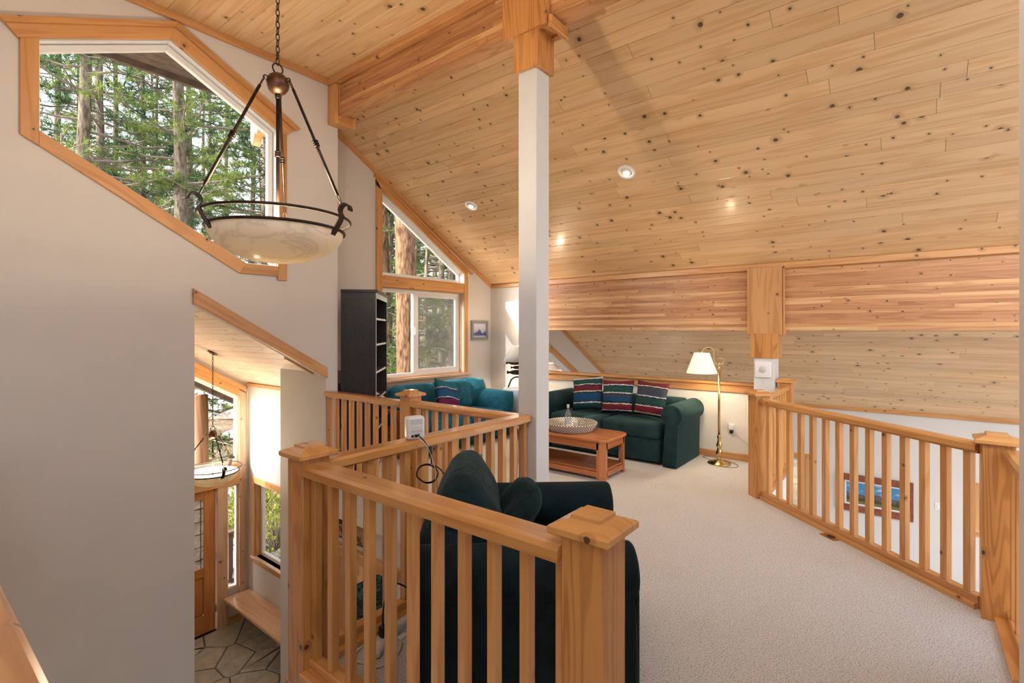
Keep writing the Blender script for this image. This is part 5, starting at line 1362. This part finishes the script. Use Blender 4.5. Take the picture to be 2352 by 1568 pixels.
for px, dd, s in ((505, 17.5, .9), (535, 17.2, .8), (480, 18, .8), (545, 14.6, .35), (530, 11.6, .22), (500, 11.2, .28), (540, 10.9, .30), (515, 10.3, .26), (482, 10.6, .25), (495, 9.9, .22), (545, 10.2, .24), (525, 9.6, .2)):
    x, y = ray_xy(px, dd); rock(x, y, s * 1.3, s, s * .55, 'grey rock on the earth slope seen through the entry transom')
x, y = ray_xy(530, 9.1); rock(x, y, .55, .45, .42, 'large flat boulder seen through the sidelight window')
for px, dd, s in ((610, 8.6, .20), (640, 8.4, .26), (622, 8.0, .36), (650, 7.9, .34), (600, 7.8, .22), (632, 9.0, .18), (655, 9.2, .2), (605, 9.3, .15), (648, 8.9, .14)):
    x, y = ray_xy(px, dd + .6); rock(x, y, s * 1.3, s, s * .6, 'stacked grey stone seen through the entry side window', 'stones beyond the entry side window')
# leafy shrubs
def bush(label, x, y, r, h_, n, seed, mat='leaf_bush', zoff=0.):
    g = np.random.default_rng(seed); t = thing('shrub', label, 'shrub', (x, y, HZ(x, y) + zoff), 0., 'shrubs on the slope')
    c = g.normal(size=(n, 3)) * (r * .42, r * .42, h_ * .25) + (0, 0, h_ * .55); d = c - (0, 0, h_ * .2); d /= np.linalg.norm(d, axis=1)[:, None]
    me = needle_mesh('foliage', c, d, np.full(n, .07), 7, .016, .8, mat, seed); o = link('foliage', me, None, t); o['kind'] = 'stuff'
    BV, BF = [], []
    for p in c[:40]:
        v, f = tube_data([(0, 0, 0), tuple(p * .5 + np.array((0, 0, .02))), tuple(p)], [.012, .008, .004], 4, False, len(BV)); BV += v; BF += f
    mesh('stems', BV, BF, 'twig', t)
x, y = ray_xy(632, 9.4); bush('yellow-green shrub at the top of the entry side window', x, y, 1.1, 1.5, 900, 5, zoff=.3)
x, y = ray_xy(530, 9.8); bush('small yellow-green shrub seen low in the sidelight window', x, y, .7, .9, 500, 8)
x, y = ray_xy(545, 12.6); bush('patch of green ground plant seen through the transom', x, y, .8, .35, 400, 9)
# porch: log post, beam and deck guard outside the door
lp = thing('porch_post', 'brown log porch post outside the transom window', 'post', (3.16, 8.75, LOW - .2))
tube('log', [(0, 0, 0), (.01, 0, 1.5), (0, .01, 3.50)], [.135, .13, .125], 'logwood_z', lp, 20)
pb_ = thing('porch_beam', 'dark porch beam sloping down above the log post', 'beam', (3.0, 8.75, -.05))
edge_piece('beam', [(-1.5, .80 + .87), (1.2, .80 - .70), (1.2, .80 - .42), (-1.5, .80 + 1.15)], -.1, .1, 'y', 'soffit', pb_)
edge_piece('roof_boards', [(-1.5, .80 + 1.15), (1.2, .80 - .42), (1.2, .80 - .36), (-1.5, .80 + 1.21)], -.75, .4, 'y', 'soffit', pb_)
tag(box('porch_deck', 1.4, 4.2, 7.98, 9.4, LOW - .28, LOW - .06, 'darkwood_x'), 'dark porch deck outside the front door', 'deck', kind='structure')
dg_ = thing('deck_guard', 'dark slatted deck guard seen low in the sidelight window', 'guard', (3.1, 9.15, LOW - .06))
box('top_board', -.2, 1.0, -.07, .07, .90, .94, 'picket', dg_, .004); box('bottom_board', -.2, 1.0, -.03, .03, .06, .12, 'picket', dg_, .004); box('post', -.28, -.20, -.05, .05, 0, .95, 'picket', dg_, .004); box('post', 1.0, 1.09, -.05, .05, 0, .95, 'picket', dg_, .004)
for i in range(10): box('slat', -.15 + i * .115, -.075 + i * .115, -.015, .015, .12, .90, 'picket', dg_, .002)
# pale eave boards outside the low sloped window
ev = thing('eave_lattice', 'pale wooden eave boards outside the low sloped window', 'eave', (7.9, 5.6, 0))
for i in range(9): edge_piece('eave_board', [(-1.2 , 1.62 - i * .17), (1.6, 1.62 - i * .17), (1.6, 1.75 - i * .17), (-1.2, 1.75 - i * .17)], -.02, .02, 'y', 'pine_entry_x', ev)
edge_piece('rafter', [(-1.2, 1.9), (1.6, .28), (1.6, .40), (-1.2, 2.02)], -.08, -.03, 'y', 'pine_entry_x', ev)
lg_ = thing('log_bracket', 'scrolled yellow log bracket outside the right edge of the big window', 'bracket', (2.60, 5.60, 3.73))
prism('bracket', [(-.10, .0), (-.07, -.05), (-.03, -.02), (.0, -.10), (.04, -.14), (.07, -.08), (.07, .45), (-.10, .45)], -.045, .045, 'trim_z', lg_)

# ------------------------------------------------------------------ small pieces that belong to a part rather than to the whole thing
def nest(piece, part):
    """hang every child called piece under the nearest sibling called part"""
    for o in list(bpy.data.objects):
        if o.type != 'MESH' or o.parent is None or o.name.split('.')[0] != piece: continue
        sib = [q for q in o.parent.children if q.name.split('.')[0] == part]
        if not sib: continue
        p = min(sib, key=lambda q: (q.location - o.location).length)
        m = p.matrix_local.inverted() @ o.matrix_local
        o.parent = p; o.matrix_local = m
bpy.context.view_layer.update()
for piece, part in (('shelf_edge', 'shelf'), ('lead_came', 'leaded_glass'), ('socket_slot', 'socket'), ('vent', 'case'), ('printed_mark', 'case'), ('port', 'case'), ('button_ring', 'button'),
                    ('stem_collar', 'center_stem'), ('rod_collar', 'rod'), ('finial', 'stem'), ('arm_panel', 'arm'), ('insect_screen', 'sash'), ('latch', 'center_stile'), ('crown_strip', 'casing')):
    nest(piece, part)
